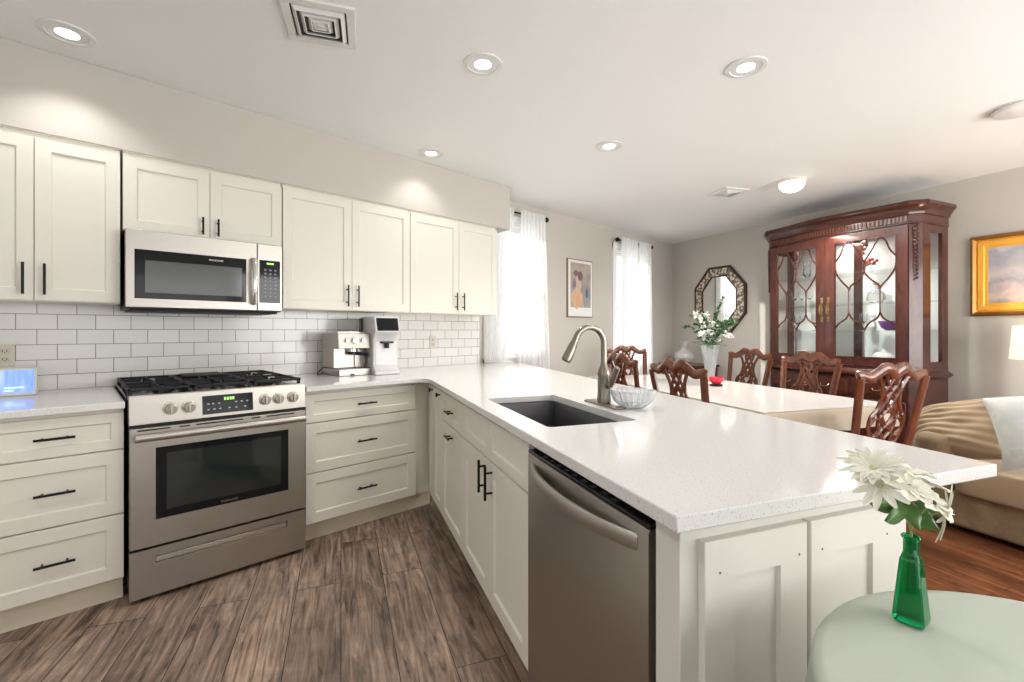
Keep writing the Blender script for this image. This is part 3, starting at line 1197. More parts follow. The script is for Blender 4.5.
rod('black curtain rod over the window at the end of the counter', 2.93, 3.74, 2.455, 3.42)
rod('black curtain rod over the far dining window', 5.18, 5.98, 2.43, 3.42)
curtain('c', 'white sheer curtain panel bunched beside the tiled backsplash', 2.97, 3.26, 2.89, 3.12, 2.49, .925, 3.398, 5, .026, phase=1)
curtain('c', 'white sheer curtain panel on the faucet side of the near window', 3.36, 3.72, 3.32, 3.82, 2.49, .45, 3.398, 6, .022)
curtain('c', 'greyish sheer curtain panel on the left half of the far window', 5.22, 5.60, 5.20, 5.58, 2.47, .06, 3.398, 6, .026)
curtain('c', 'bright sheer curtain panel on the right half of the far window', 5.66, 5.96, 5.62, 6.03, 2.47, .06, 3.398, 5, .022)

t = thing('framed_print', 'narrow framed figure print between the two curtained windows', 'picture', (4.207, WY, 1.395))
w, h = .486, .70
MB().box(0, w, -.02, 0, 0, h).build('frame', mat('dark_gold_frame', (.25, .17, .09), .4), t, bevel=.002)
MB().box(.012, w - .012, -.022, -.018, .012, h - .012).build('mat_board', mat('white_board', (.78, .78, .76), .6), t)
M_art = mat('muted_print', (.5, .45, .4), .5)
v = coords(M_art, scale=(3, 1, 2))
base = ramp(M_art, noise(M_art, v, 2.2, 3), [(.35, (.30, .26, .24)), (.65, (.46, .40, .33))])
lk(M_art, base, P(M_art).inputs['Base Color'])
pr = MB().box(.05, w - .045, -.0235, -.021, .12, h - .045).build('print', M_art, t)
blob = [((.17, .235), .11, .125, (.62, .42, .27)), ((.19, .40), .065, .10, (.60, .45, .36)), ((.23, .50), .05, .055, (.20, .11, .12)), ((.34, .26), .06, .13, (.30, .31, .33)), ((.36, .30), .025, .06, (.12, .12, .16)), ((.15, .53), .05, .035, (.22, .14, .14)), ((.19, .20), .05, .06, (.66, .36, .22)), ((.12, .40), .03, .06, (.22, .18, .24))]
for i, ((bx, bz), rx, rz_, c) in enumerate(blob):
    m_ = MB()
    pts_ = [(bx + rx * cos(2 * pi * j / 20) * (1 + .15 * sin(3 * j)), -.0237 - i * .0002, bz + rz_ * sin(2 * pi * j / 20) * (1 + .12 * cos(5 * j))) for j in range(20)]
    m_.add(pts_, [tuple(range(20))])
    m_.build('colour_patch', mat('print_ink', c, .6), pr)


# ------------------------------------------------------------------ far wall furniture
def farpos(s_, d=0.0):
    """point at distance s_ along the far wall from the corner and d in front of it"""
    nrm = Vector((FD.y, -FD.x))
    p = C0 + FD * s_ + nrm * d
    return p


FR = atan2(FD.y, FD.x)

# octagonal mirror
p = farpos(.875, .0)
t = thing('octagonal_mirror', 'octagonal wall mirror in a mosaic frame above the vase', 'mirror', (p.x, p.y, 1.66), FR)


def octo(a, b, y, k=.41):
    return [(a * sx, y, b * sz) for sx, sz in ((k, -1), (1, -k), (1, k), (k, 1), (-k, 1), (-1, k), (-1, -k), (-k, -1))]


rows = [octo(.42, .47, 0), octo(.42, .47, -.03), octo(.395, .445, -.035), octo(.39, .44, -.028)]
MB().ring(None, rows + [rows[0]][:0], cap=False).build('outer_rim', mat('dark_bronze', (.07, .055, .045), .35, .6), t)
M_mos = mat('mosaic', (.5, .4, .3), .3)
vo = nd(M_mos, 'ShaderNodeTexVoronoi')
vo.inputs['Scale'].default_value = 26
lk(M_mos, coords(M_mos), vo.inputs['Vector'])
lk(M_mos, ramp(M_mos, vo.outputs['Distance'], [(.35, (.72, .60, .46)), (.62, (.16, .12, .09))]), P(M_mos).inputs['Base Color'])
rows = [octo(.39, .44, -.028), octo(.285, .335, -.028)]
MB().ring(None, rows, cap=False).build('mosaic_frame', M_mos, t)
rows = [octo(.29, .34, -.029), octo(.288, .338, -.036), octo(.275, .325, -.036), octo(.272, .322, -.026)]
MB().ring(None, rows, cap=False).build('inner_rim', mat('dark_bronze_inner', (.07, .055, .045), .35, .6), t)
for k in range(8):
    a, b = Vector(octo(.39, .44, -.031)[k]), Vector(octo(.288, .338, -.031)[k])
    MB().tube([a, b], .005, 8).build('joint_strip', bpy.data.materials['dark_bronze'], t)
mm = MB()
mm.add(octo(.28, .33, -.024), [tuple(range(8))])
mm.build('mirror_glass', M_mirror, t)

# gold framed painting
p = farpos(3.50, 0)
t = thing('framed_painting', 'ornate gold-framed landscape painting above the sofa', 'picture', (p.x, p.y, 1.36), FR)
w, h = 1.15, .695
M_gold = mat('antique_gold', (.85, .42, .06), .4, .35)
vv = coords(M_gold)
bump(M_gold, noise(M_gold, vv, 60, 3), .5, .006)


def rectring(ins, y):
    return [(ins, y, ins), (w - ins, y, ins), (w - ins, y, h - ins), (ins, y, h - ins)]


MB().ring(None, [rectring(0, 0), rectring(0, -.03), rectring(.02, -.045), rectring(.035, -.03)], cap=False).build('outer_frame', mat('dark_gold', (.30, .15, .04), .4, .6), t)
MB().ring(None, [rectring(.035, -.03), rectring(.045, -.022), rectring(.05, -.035), rectring(.085, -.028), rectring(.09, -.022), rectring(.11, -.018), rectring(.11, -.012)], cap=False).build('inner_frame', M_gold, t)
M_paint = mat('misty_landscape', (.5, .5, .5), .45)
v = coords(M_paint)
sx_ = nd(M_paint, 'ShaderNodeSeparateXYZ')
lk(M_paint, v, sx_.inputs[0])
nn = noise(M_paint, v, 6, 5, .6)
ad = nd(M_paint, 'ShaderNodeMath', operation='MULTIPLY_ADD')
lk(M_paint, nn, ad.inputs[0])
ad.inputs[1].default_value = .45
lk(M_paint, sx_.outputs[2], ad.inputs[2])
lk(M_paint, ramp(M_paint, ad.outputs[0], [(.28, (.22, .25, .26)), (.40, (.55, .42, .40)), (.50, (.30, .31, .36)), (.60, (.52, .47, .47)), (.75, (.34, .34, .40)), (.88, (.66, .64, .68))]), P(M_paint).inputs['Base Color'])
MB().box(.105, w - .105, -.014, -.002, .105, h - .105).build('canvas', M_paint, t)

# low sideboard under the mirror with a glass vase
p = farpos(.16, .01)
t = thing('sideboard', 'low mahogany sideboard against the wall under the octagonal mirror', 'sideboard', (p.x, p.y, 0), FR)
w, dp_, h = .72, .44, .76
MB().box(0, w, -dp_, 0, h - .03, h).build('top', M_mahogx, t, bevel=.008)
MB().box(.03, w - .03, -dp_ + .03, -.01, .12, h - .03).build('body', M_mahogx, t, bevel=.004)
for i in range(2):
    d = MB().shaker(.05 + i * .315, .35 + i * .315, .15, h - .19, -dp_ + .012, .02, .05).build('door', M_mahog, t)
    MB().sphere((.31 + i * .10, -dp_ + .0, .40), .012, 6).build('knob', M_brass, d)
    d = MB().shaker(.05 + i * .315, .35 + i * .315, h - .18, h - .045, -dp_ + .012, .02, .02).build('drawer', M_mahogx, t)
    MB().sphere((.20 + i * .315, -dp_ + .0, h - .11), .012, 6).build('knob', M_brass, d)
for x in (.05, w - .05):
    for y in (-dp_ + .05, -.04):
        MB().cyl((x, y, 0), (x, y, .125), .018, 12, r2=.028).build('leg', M_mahog, t)
q_ = Vector(cw(2.48, 6.65))
t = thing('glass_vase', 'squat clear glass vase with a flared neck standing on the sideboard', 'vase', (q_.x, q_.y, .7605))
MB().lathe([(.06, 0), (.12, .03), (.14, .09), (.12, .15), (.05, .20), (.035, .24), (.05, .29), (.075, .32), (.072, .322), (.045, .29), (.03, .24), (.045, .20), (.112, .15), (.132, .09), (.11, .035), (.0005, .012)], n=32).build('vase', mat('frosted_glass', (.92, .90, .88), .25, trans=.6), t)

# ------------------------------------------------------------------ china cabinet
HX, HZ = .4067, -.9135
HB = (3.93, 4.145)
HW, HD, HH = 1.45, .48, 2.36
lx, ly = cw(HB[0] - HX * HW, HB[1] - HZ * HW)
t = thing('china_cabinet', 'large carved mahogany china cabinet with glazed doors against the far wall', 'china cabinet', (lx, ly, 0), crot(HX, HZ))
# local: x 0..HW, front at y=-HD, back at y=0
cut = .07


def fy(x):
    """serpentine front offset"""
    u = (x - HW / 2) / (HW / 2 - cut)
    if abs(u) > 1:
        return 0
    return -.08 * (.5 + .5 * cos(pi * u)) ** 1.0


def bendy(p):
    return Vector((p.x, p.y + fy(p.x), p.z))


def outline(off, n=20, back=0.0):
    pts = [(-off, back), (-off, -HD + cut - off * .4)]
    pts += [(cut - off * .4, -HD - off)]
    for i in range(1, n):
        x = cut + (HW - 2 * cut) * i / n
        pts.append((x, -HD - off + fy(x)))
    pts += [(HW - cut + off * .4, -HD - off), (HW + off, -HD + cut - off * .4), (HW + off, back)]
    return pts


def stack(name, levels, m, parent, hollow=False):
    rows = [[(x, y, z) for x, y in outline(o_)] for o_, z in levels]
    return MB().ring(None, rows).build(name, m, parent)


# lower case
stack('base', [(.02, 0), (.02, .10), (.008, .115), (0, .13), (0, .80), (.02, .815), (.035, .83), (.035, .845), (.012, .86), (0, .875), (0, .905)], M_mahogx, t)
# drawers and doors of the lower case
for i, (a, b) in enumerate(((.09, .50), (.52, .93), (.95, 1.36))):
    for z0, z1 in ((.62, .78),):
        mb = MB().box(a, b, -HD - .014, -HD + .005, z0, z1, nx=12).box(a + .02, b - .02, -HD - .018, -HD - .012, z0 + .02, z1 - .02, nx=12)
        d = mb.map(bendy).build('drawer', M_mahogx, t, bevel=.002)
        c = (a + b) / 2
        yb = fy(c) - HD - .018
        MB().tube(curve([(c - .04, yb, .71), (c - .025, yb - .02, .69), (c + .025, yb - .02, .69), (c + .04, yb, .71)]), .004, 8).build('handle', M_brass, d)
    mb = MB().box(a, b, -HD - .012, -HD + .005, .16, .60, nx=12).box(a + .05, b - .05, -HD - .018, -HD - .01, .21, .55, nx=12)
    d = mb.map(bendy).build('door', M_mahog, t, bevel=.003)
    MB().sphere(((a + b) / 2 + .15, fy((a + b) / 2 + .15) - HD - .02, .40), .012, 6).build('knob', M_brass, d)
# cornice with dentil band
stack('cornice', [(0, 2.165), (.008, 2.172), (.008, 2.18), (.004, 2.185), (.004, 2.245), (.015, 2.25), (.018, 2.27), (.045, 2.31), (.06, 2.325), (.06, 2.345), (.05, 2.36)], M_mahogx, t)
dm = MB()
M_dent = mat('pale_dentil_wood', (.12, .04, .022), .35)
for i in range(44):
    x = .09 + (HW - .18) * i / 43
    dm.box(x - .008, x + .008, -HD - .010 + fy(x), -HD + .0 + fy(x), 2.192, 2.238)
dm.build('dentil_band', M_dent, t)
# back, sides, corner posts
MB().box(.02, HW - .02, -.02, -.002, .905, 2.165).build('back_panel', mat('pale_interior', (.82, .81, .78), .5), t)
MB().box(HW / 2 - .04, HW / 2 + .04, -.034, -.022, .905, 2.165).build('back_stile', M_mahog, t)
for sx, x0, x1 in ((0, 0, .03), (1, HW - .03, HW)):
    y0, y1 = -HD + cut, 0
    mb = MB().box(x0, x1, y0, y0 + .12, .905, 2.165).box(x0, x1, y1 - .10, y1, .905, 2.165).box(x0, x1, y0 + .12, y1 - .10, .905, .955).box(x0, x1, y0 + .12, y1 - .10, 2.10, 2.165)
    sd_ = mb.build('side_frame', M_mahog, t, bevel=.002)
    MB().box((x0 + x1) / 2 - .002, (x0 + x1) / 2 + .002, y0 + .12, y1 - .10, .955, 2.10).build('side_glass', M_pane, sd_)
    xm = x1 if sx else x0
    yc = (y0 + .12 + y1 - .10) / 2
    hw_ = (y1 - .10 - y0 - .12) / 2
    # canted corner post with carved drop
    pm = MB()
    if sx:
        pl = [(HW - .001, -HD + cut), (HW - cut, -HD), (HW - cut, -HD + .05), (HW - .05, -HD + cut + .02)]
    else:
        pl = [(.001, -HD + cut), (cut, -HD), (cut, -HD + .05), (.05, -HD + cut + .02)]
    pm.prism(pl if not sx else pl, .905, 2.165)
    po = pm.build('corner_post', M_mahog, t, bevel=.002)
    cvx = MB()
    cx = (HW - cut / 2) if sx else cut / 2
    cy = -HD + cut / 2
    nx_, ny_ = (.707 if sx else -.707), -.707
    for k in range(14):
        zz = 2.13 - k * .034
        r = .021 * (1 - k * .035)
        for s in (-1, 1):
            cvx.sphere((cx + nx_ * .006 + s * .010 * -ny_, cy + ny_ * .006 + s * .010 * nx_ * 1, zz + s * .006), r, 5, (.8, .8, 1.1))
    cvx.build('carving', M_mahog, po)
# doors
ZD0, ZD1 = .91, 2.16


def panel_point(gx0, gx1, z0, z1, u, v, y):
    x = gx0 + (gx1 - gx0) * u
    return Vector((x, y + fy(x), z1 + (z0 - z1) * v))


for k in range(2):
    a = cut + .003 if k == 0 else HW / 2 + .002
    b = HW / 2 - .002 if k == 0 else HW - cut - .003
    st = .085
    zg0, zg1 = .985, 2.085
    mb = MB().box(a, a + st, -HD - .012, -HD + .012, ZD0, ZD1, nx=3).box(b - st, b, -HD - .012, -HD + .012, ZD0, ZD1, nx=3)
    mb.box(a + st, b - st, -HD - .012, -HD + .012, ZD0, zg0, nx=14).box(a + st, b - st, -HD - .012, -HD + .012, zg1, ZD1, nx=14)
    mb.box(a + st - .008, a + st + .004, -HD - .018, -HD - .010, zg0 - .008, zg1 + .008).box(b - st - .004, b - st + .008, -HD - .018, -HD - .010, zg0 - .008, zg1 + .008)
    mb.box(a + st, b - st, -HD - .018, -HD - .010, zg0 - .008, zg0 + .004, nx=14).box(a + st, b - st, -HD - .018, -HD - .010, zg1 - .004, zg1 + .008, nx=14)
    door = mb.map(bendy).build('door', M_mahog, t)
    gx0, gx1 = a + st, b - st
    MB().box(gx0, gx1, -HD + .001, -HD + .004, zg0, zg1, nx=14).map(bendy).build('door_glass', M_pane, door)
    mun = MB()

    def arc_(pts):
        c = curve([(x_, y_, 0) for x_, y_ in pts], 7)
        mun.tube([panel_point(gx0, gx1, zg0, zg1, q.x, q.y, -HD - .006) for q in c], .0078, 6)
    for s in (0, 1):
        f = (lambda u: u) if s == 0 else (lambda u: 1 - u)
        arc_([(f(0), .17), (f(.10), .11), (f(.17), .03), (f(.25), .0)])
        arc_([(f(.25), .0), (f(.32), .04), (f(.40), .11), (f(.50), .19)])
        arc_([(f(0), .17), (f(.02), .26), (f(.12), .34), (f(.23), .40), (f(.25), .43)])
        arc_([(f(.5), .19), (f(.5), .27), (f(.40), .34), (f(.28), .39), (f(.25), .43)])
        arc_([(f(.25), .43), (f(.25), .50), (f(.25), .62)])
        arc_([(f(.25), .62), (f(.20), .67), (f(.08), .71), (f(0), .76)])
        arc_([(f(.25), .62), (f(.30), .67), (f(.42), .71), (f(.5), .77)])
    arc_([(.5, .77), (.5, .88), (.5, 1.0)])
    mun.build('muntins', M_mahog, door)
    cs = MB()
    for j, (uu, vv2, r) in enumerate(((.5, .03, .03), (.5, .075, .024), (.47, .05, .022), (.53, .05, .022), (.5, .115, .015))):
        q = panel_point(gx0, gx1, zg0, zg1, uu, vv2, -HD - .008)
        cs.sphere(q, r, 6, (1, .4, 1.2))
    cs.build('carved_shell', M_mahog, door)
    hx = b - .03 if k == 0 else a + .03
    yb = -HD - .014 + fy(hx)
    hh = MB().box(hx - .008, hx + .008, yb - .003, yb + .003, 1.33, 1.55)
    hh.tube(curve([(hx, yb, 1.50), (hx, yb - .03, 1.48), (hx, yb - .03, 1.40), (hx, yb, 1.38)]), .005, 8)
    for zz in (1.33, 1.36, 1.44, 1.52, 1.55):
        hh.sphere((hx, yb, zz), .014, 6, (1, .4, 1))
    hh.build('handle', M_brass, door)
# shelves
SHZ = (1.23, 1.50, 1.80)
for z in SHZ:
    MB().box(.035, HW - .035, -HD + .06, -.03, z - .004, z + .004).build('glass_shelf', M_shelfg, t)
MB().box(.03, HW - .03, -HD + .03, -.025, .905, .912).build('cabinet_floor', M_mahogx, t)
# cabinet's own light
hl = lamp('cabinet_lamp', 'AREA', (0, 0, 0), 10, (1, .97, .92), shape='RECTANGLE', size=1.2, size_y=.12)
hl.location = cw(HB[0] - HX * HW / 2 + HZ * .25 * 1.0, HB[1] - HZ * HW / 2 - HX * .25) + (2.15,)

# things on the shelves
hm = Matrix.Translation((lx, ly, 0)) @ Matrix.Rotation(crot(HX, HZ), 4, 'Z')


def inhutch(x, y, z):
    return hm @ Vector((x, y, z))


M_china = mat('painted_china', (.78, .78, .78), .2)
M_purple = mat('purple_glass', (.45, .22, .6), .1, trans=.5)
M_red = mat('red_petals', (.6, .03, .04), .5)
M_leaf = mat('leaf_green', (.05, .16, .04), .5)


def goblet(label, x, y, z, s=1.0, group=None):
    p = inhutch(x, y, z)
    t = thing('wine_glass', label, 'glass', p, 0, group)
    MB().lathe([(.032 * s, 0), (.03 * s, .003), (.005, .008), (.004, .07 * s), (.02 * s, .085 * s), (.034 * s, .12 * s), (.032 * s, .17 * s), (.030 * s, .17 * s), (.031 * s, .12 * s), (.016 * s, .09 * s), (.0005, .084 * s)], n=20).build('glass', M_crystal, t)
    return t


sg = 'clear stemmed glasses on the china cabinet shelves'
for x in (.16, .24, .33, .56, 1.18):
    goblet('clear stemmed glass on the middle shelf of the china cabinet', x, -.2, SHZ[1] + .0045, 1.0, sg)
for x in (.20, .40, .88):
    goblet('clear stemmed glass on the lowest shelf of the china cabinet', x, -.22, SHZ[0] + .0045, 1.0, 'clear stemmed glasses on the lowest cabinet shelf')


def cup(label, cat, name, x, y, z, prof, m, n=24):
    p = inhutch(x, y, z)
    o = MB().lathe(prof, n=n).build(name, m, loc=p)
    tag(o, label, cat)
    return o


cup('tall pale vase on the top shelf of the china cabinet, right door', 'vase', 'vase', 1.16, -.2, SHZ[2] + .0045, [(.03, 0), (.05, .06), (.055, .14), (.035, .2), (.045, .24), (.042, .24), (.03, .2), (.048, .14), (.0005, .01)], M_china)
cup('round glass decanter on the middle shelf behind the right door', 'decanter', 'decanter', .98, -.2, SHZ[1] + .0045, [(.05, 0), (.075, .04), (.07, .09), (.02, .14), (.015, .18), (.03, .19), (.026, .19), (.01, .18), (.0005, .17)], M_crystal)
cup('purple glass bowl on the lowest shelf behind the right door', 'bowl', 'glass_bowl', 1.12, -.22, SHZ[0] + .0045, [(.04, 0), (.08, .03), (.105, .09), (.10, .09), (.07, .035), (.0005, .01)], M_purple)
cup('white sculpted pitcher on the lowest shelf behind the right door', 'pitcher', 'pitcher', .97, -.26, SHZ[0] + .0045, [(.03, 0), (.045, .04), (.025, .10), (.04, .15), (.036, .15), (.02, .10), (.0005, .02)], M_china)
cup('footed white china bowl on the cabinet floor behind the left door', 'bowl', 'china_bowl', .30, -.22, .9125, [(.04, 0), (.05, .02), (.09, .07), (.10, .10), (.095, .10), (.08, .07), (.0005, .03)], M_china)
cup('squat white china jar with a lid knob on the cabinet floor behind the right door', 'jar', 'china_jar', 1.05, -.22, .9125, [(.05, 0), (.085, .03), (.09, .07), (.06, .11), (.03, .118), (.028, .13), (.012, .134), (.012, .148), (.0005, .15)], M_china)
cup('tall clear vase on the top shelf behind the left door', 'vase', 'vase', .30, -.2, SHZ[2] + .0045, [(.03, 0), (.04, .06), (.03, .14), (.05, .22), (.047, .22), (.026, .14), (.035, .06), (.0005, .01)], M_crystal)
p = inhutch(.93, -.22, SHZ[2] + .0045)
t = thing('flower_ornament', 'small red flower ornament on the top shelf behind the right door', 'ornament', p)
MB().lathe([(.03, 0), (.035, .02), (.02, .05), (.0005, .055)], n=16).build('pot', M_china, t)
fm = MB()
lm_ = MB()
for i in range(9):
    a = i * 2.4
    fm.sphere((.03 * cos(a) * (i % 3), .03 * sin(a) * (i % 3), .09 + .012 * (i % 4)), .016, 5)
    lm_.sphere((.04 * cos(a + 1), .04 * sin(a + 1), .07 + .01 * (i % 3)), .014, 4, (1.2, 1.2, .5))
fm.build('petals', M_red, t)
lm_.build('leaves', M_leaf, t)

# ------------------------------------------------------------------ dining set
TX, TZ = .292, -.956
TR = crot(TX, TZ)
tcx, tcz = 1.63, 3.85
tw, tl, th = 1.05, 2.2, .755
x, y = cw(tcx, tcz)
t = thing('dining_table', 'long dining table under a pale cloth beyond the peninsula', 'table', (x, y, 0), TR)
MB().box(-tl / 2, tl / 2, -tw / 2, tw / 2, th - .035, th).build('tabletop', M_mahogx, t, bevel=.01)
MB().box(-tl / 2 + .12, tl / 2 - .12, -tw / 2 + .12, tw / 2 - .12, th - .11, th - .035).build('apron', M_mahogx, t, bevel=.003)
for sx in (-1, 1):
    mb = MB().lathe([(.05, .30), (.07, .36), (.05, .42), (.035, .55), (.06, .62), (.06, th - .11)], (sx * tl * .28, 0, 0), 20)
    for sy in (-1, 1):
        mb.tube(curve([(sx * tl * .28, sy * .03, .33), (sx * tl * .28, sy * .18, .22), (sx * tl * .28, sy * .34, .03), (sx * tl * .28, sy * .40, .02)]), .025, 10)
    mb.build('pedestal_leg', M_mahog, t)


def cloth(u, v, L, Wd, drop, z, amp, seed=0):
    """u, v along the spread cloth in metres from the centre"""
    def side(a, half):
        if abs(a) <= half:
            return a, 0
        d_ = abs(a) - half
        s = 1 if a > 0 else -1
        R_ = .02
        if d_ < R_ * pi / 2:
            return s * (half + R_ * sin(d_ / R_)), R_ * (1 - cos(d_ / R_))
        return s * (half + R_), R_ + d_ - R_ * pi / 2
    x_, dx = side(u, L / 2)
    y_, dy = side(v, Wd / 2)
    d_ = max(dx, dy)
    wv = min(d_ * 4, 1)
    if dx > 0:
        x_ += math.copysign(amp * wv * (1 + sin(v * 17 + seed) + .5 * sin(v * 31)), u)
    if dy > 0:
        y_ += math.copysign(amp * wv * (1 + sin(u * 15 + seed) + .5 * sin(u * 29)), v)
    return (x_, y_, z - d_)


dr_ = .135
mb = MB().grid(lambda a, b: cloth((a - .5) * (tl + 2 * dr_), (b - .5) * (tw + 2 * dr_), tl, tw, dr_, 0, .034), 120, 66)
o = mb.build('tablecloth', M_cloth, loc=(x, y, th + .003), rz=TR, fix=False, smooth=180)
tag(o, 'pale satin tablecloth draped over the long dining table', 'tablecloth')
o = MB().box(-tl / 2 - .004, tl / 2 + .004, -tw / 2 - .004, tw / 2 + .004, .0, .002).build('table_cover', M_vinyl, loc=(x, y, th + .0045), rz=TR, bevel=.001)
tag(o, 'glossy clear protective cover lying on the dining tablecloth', 'table cover')
TT = th + .0075


def make_chair():
    t = thing('dining_chair', 'x', 'chair', (0, 0, 0), 0)
    # front = +y, back posts at y = -.21
    sh = .45

    def yb(z):
        return -.215 - max(0, z - sh) * .17
    MB().prism([(-.25, .22), (-.205, -.215), (.205, -.215), (.25, .22)], sh - .065, sh).build('seat_frame', M_chair, t, bevel=.006)
    MB().prism([(-.235, .21), (-.19, -.20), (.19, -.20), (.235, .21)], sh, sh + .04).build('seat', M_seatf, t, bevel=.02, seg=3)
    for s in (-1, 1):
        pts = curve([(s * .19, -.26, 0), (s * .195, -.225, .25), (s * .20, -.215, sh), (s * .215, yb(.7), .7), (s * .243, yb(.985), .985)], 5)
        MB().tube(pts, .02, 8, up=(0, 1, 0), flat=(.027, .017)).build('back_leg', M_chair, t)
        pts = curve([(s * .23, .215, .0), (s * .225, .205, .06), (s * .228, .205, .25), (s * .235, .205, .40)], 4)
        MB().tube(pts, .02, 8, radii=[1.5] + [1.2] * 3 + [.9] * 3 + [1] * 3 + [1.3] * 3).build('front_leg', M_chair, t)
    # crest rail: wavy yoke with ears
    cz = [(-.25, .992), (-.228, .998), (-.17, .985), (-.12, 1.008), (-.075, 1.034), (-.035, 1.026), (0, 1.006), (.035, 1.026), (.075, 1.034), (.12, 1.008), (.17, .985), (.228, .998), (.25, .992)]
    c = curve([(a, yb(b) + .012 * (abs(a) / .26) ** 2, b) for a, b in cz], 5)
    rad = [.95 + .25 * exp(-((p.x) / .12) ** 2) for p in c]
    rad[0] = rad[-1] = .55
    MB().tube(c, .02, 10, up=(0, 1, 0), flat=(.028, .016), radii=rad).build('crest_rail', M_chair, t)
    # pierced splat
    sp = MB()

    def band(pts, wd=.008):
        c_ = curve([(a, yb(b), b) for a, b in pts], 6)
        sp.tube(c_, wd, 6, up=(0, 1, 0), flat=(wd, .0085))
    for s in (-1, 1):
        band([(s * .115, .995), (s * .09, .96), (s * .07, .92), (s * .066, .87), (s * .085, .81), (s * .122, .765), (s * .125, .70), (s * .095, .63), (s * .055, .57), (s * .065, .49)], .0125)
        band([(s * .05, 1.0), (s * .035, .95), (-s * .03, .87), (-s * .045, .80), (-s * .02, .74), (s * .045, .68), (s * .05, .62), (s * .01, .56), (-s * .02, .49)], .0095)
        band([(s * .02, 1.0), (-s * .02, .95), (-s * .045, .90), (s * .0, .82), (s * .06, .755), (s * .05, .70), (s * .0, .64), (-s * .03, .57), (s * .0, .49)], .0095)
        band([(s * .125, .72), (s * .08, .76), (s * .02, .72), (s * .06, .66), (s * .115, .69)], .008)
        band([(0, .99), (s * .03, .94), (0, .89), (s * .035, .84), (0, .79)], .007)
        band([(s * .068, .92), (s * .04, .86), (s * .07, .78), (s * .03, .72), (s * .075, .66)], .007)
        sp.sphere((s * .108, yb(.76) - .002, .775), .016, 6, (1, .7, 1))
        sp.sphere((s * .085, yb(.66) - .002, .66), .013, 6, (1, .7, 1))
    sp.build('splat', M_chair, t)
    MB().box(-.19, .19, yb(.49) - .012, yb(.49) + .014, .47, .505).build('shoe_rail', M_chair, t, bevel=.003)
    return t


ch = make_chair()
chairs = [(1.945, 2.74, (-.292, .956), 'carved cherry dining chair at the near end of the table, beside the sofa'),
          (1.27, 2.84, (.956, .292), 'carved cherry dining chair right of the faucet, its back toward the kitchen'),
          (1.11, 3.64, (.956, .292), 'carved cherry dining chair showing immediately beside the faucet neck'),
          (2.11, 3.62, (-.956, -.292), 'carved cherry dining chair in front of the china cabinet, facing the kitchen'),
          (1.99, 4.33, (-.956, -.292), 'carved cherry dining chair between the flower vase and the china cabinet'),
          (1.41, 5.02, (.292, -.956), 'farthest carved cherry dining chair in front of the far window')]
for i, (X, Z, f, lab) in enumerate(chairs):
    o = ch if i == 0 else copy_tree(ch)
    o.location = (*cw(X, Z), 0)
    o.rotation_euler = (0, 0, crot(*f) - pi / 2)
    o['label'] = lab
    o['category'] = 'chair'
    o['group'] = 'carved dining chairs around the dining table'

# vase with flowers on the table
x, y = cw(1.83, 4.25)
t = thing('flower_vase', 'tall flared crystal vase standing on the dining table', 'vase', (x, y, TT))
MB().lathe([(.055, 0), (.05, .01), (.04, .05), (.045, .12), (.06, .22), (.085, .33), (.09, .34), (.083, .335), (.055, .22), (.038, .12), (.03, .05), (.0005, .03)], n=48, jag=(.04, 12)).build('vase', M_cut, t, smooth=15)
t = thing('flower_bouquet', 'bouquet of white blossom and eucalyptus in the crystal vase', 'flowers', (x, y, TT + .04))
M_stem = mat('stem_green', (.10, .20, .06), .6)
M_leaf2 = mat('eucalyptus_green', (.13, .24, .13), .6)
M_blos = mat('white_blossom', (.92, .92, .88), .6)
M_petc = mat('blossom_pink', (.55, .42, .36), .6)
stems, leaves, bl, lf3 = MB(), MB(), MB(), MB()


def leaf(mb, p, d, l, wd, nrm=None):
    d = Vector(d).normalized()
    s = d.cross(nrm or Vector((0, 0, 1)))
    if s.length < 1e-3:
        s = Vector((1, 0, 0))
    s.normalize()
    up_ = s.cross(d)
    p = Vector(p)
    vs = [p, p + d * l * .35 + s * wd * .8 + up_ * .1 * wd, p + d * l * .7 + s * wd * .7, p + d * l - up_ * .2 * wd, p + d * l * .7 - s * wd * .7, p + d * l * .35 - s * wd * .8 + up_ * .1 * wd, p + d * l * .5 - up_ * .15 * wd]
    mb.add(vs, [(0, 1, 6), (1, 2, 6), (2, 3, 6), (3, 4, 6), (4, 5, 6), (5, 0, 6)])


for i in range(30):
    a = 2 * pi * random.random()
    r = random.uniform(.05, .24)
    top = Vector((r * cos(a), r * sin(a), random.uniform(.36, .60)))
    if i < 3:
        top = Vector((.10 + .05 * i, -.08 + .05 * i, .74 - .07 * i))
    kind = i % 3
    c = curve([(.02 * cos(a), .02 * sin(a), 0), (.02 * cos(a), .02 * sin(a), .22), tuple(top * .6 + Vector((0, 0, .16))), tuple(top)], 5)
    stems.tube(c, .002, 5)
    for q, p_ in enumerate(c[8:]):
        for s in range(4 if kind == 0 else 5):
            off = Vector((random.uniform(-1, 1), random.uniform(-1, 1), random.uniform(-.2, .8)))
            if kind == 0 and i >= 3:
                pp = p_ + off * .02
                for z_ in range(4):
                    leaf(bl, pp, (random.uniform(-1, 1), random.uniform(-1, 1), random.uniform(-1, 1)), .024, .011)
            else:
                leaf(leaves if kind == 1 or i < 3 else lf3, p_, off, .035, .013)
for i in range(120):
    a = 2 * pi * random.random()
    r = random.uniform(.02, .12)
    leaf(leaves if i % 2 else lf3, (r * cos(a), r * sin(a), random.uniform(.28, .42)), (cos(a), sin(a), random.uniform(-.4, .5)), .05, .018)
stems.build('stems', M_stem, t)
leaves.build('dark_leaves', M_leaf, t, fix=False)
lf3.build('grey_leaves', M_leaf2, t, fix=False)
bl.build('blossom', M_blos, t, fix=False)

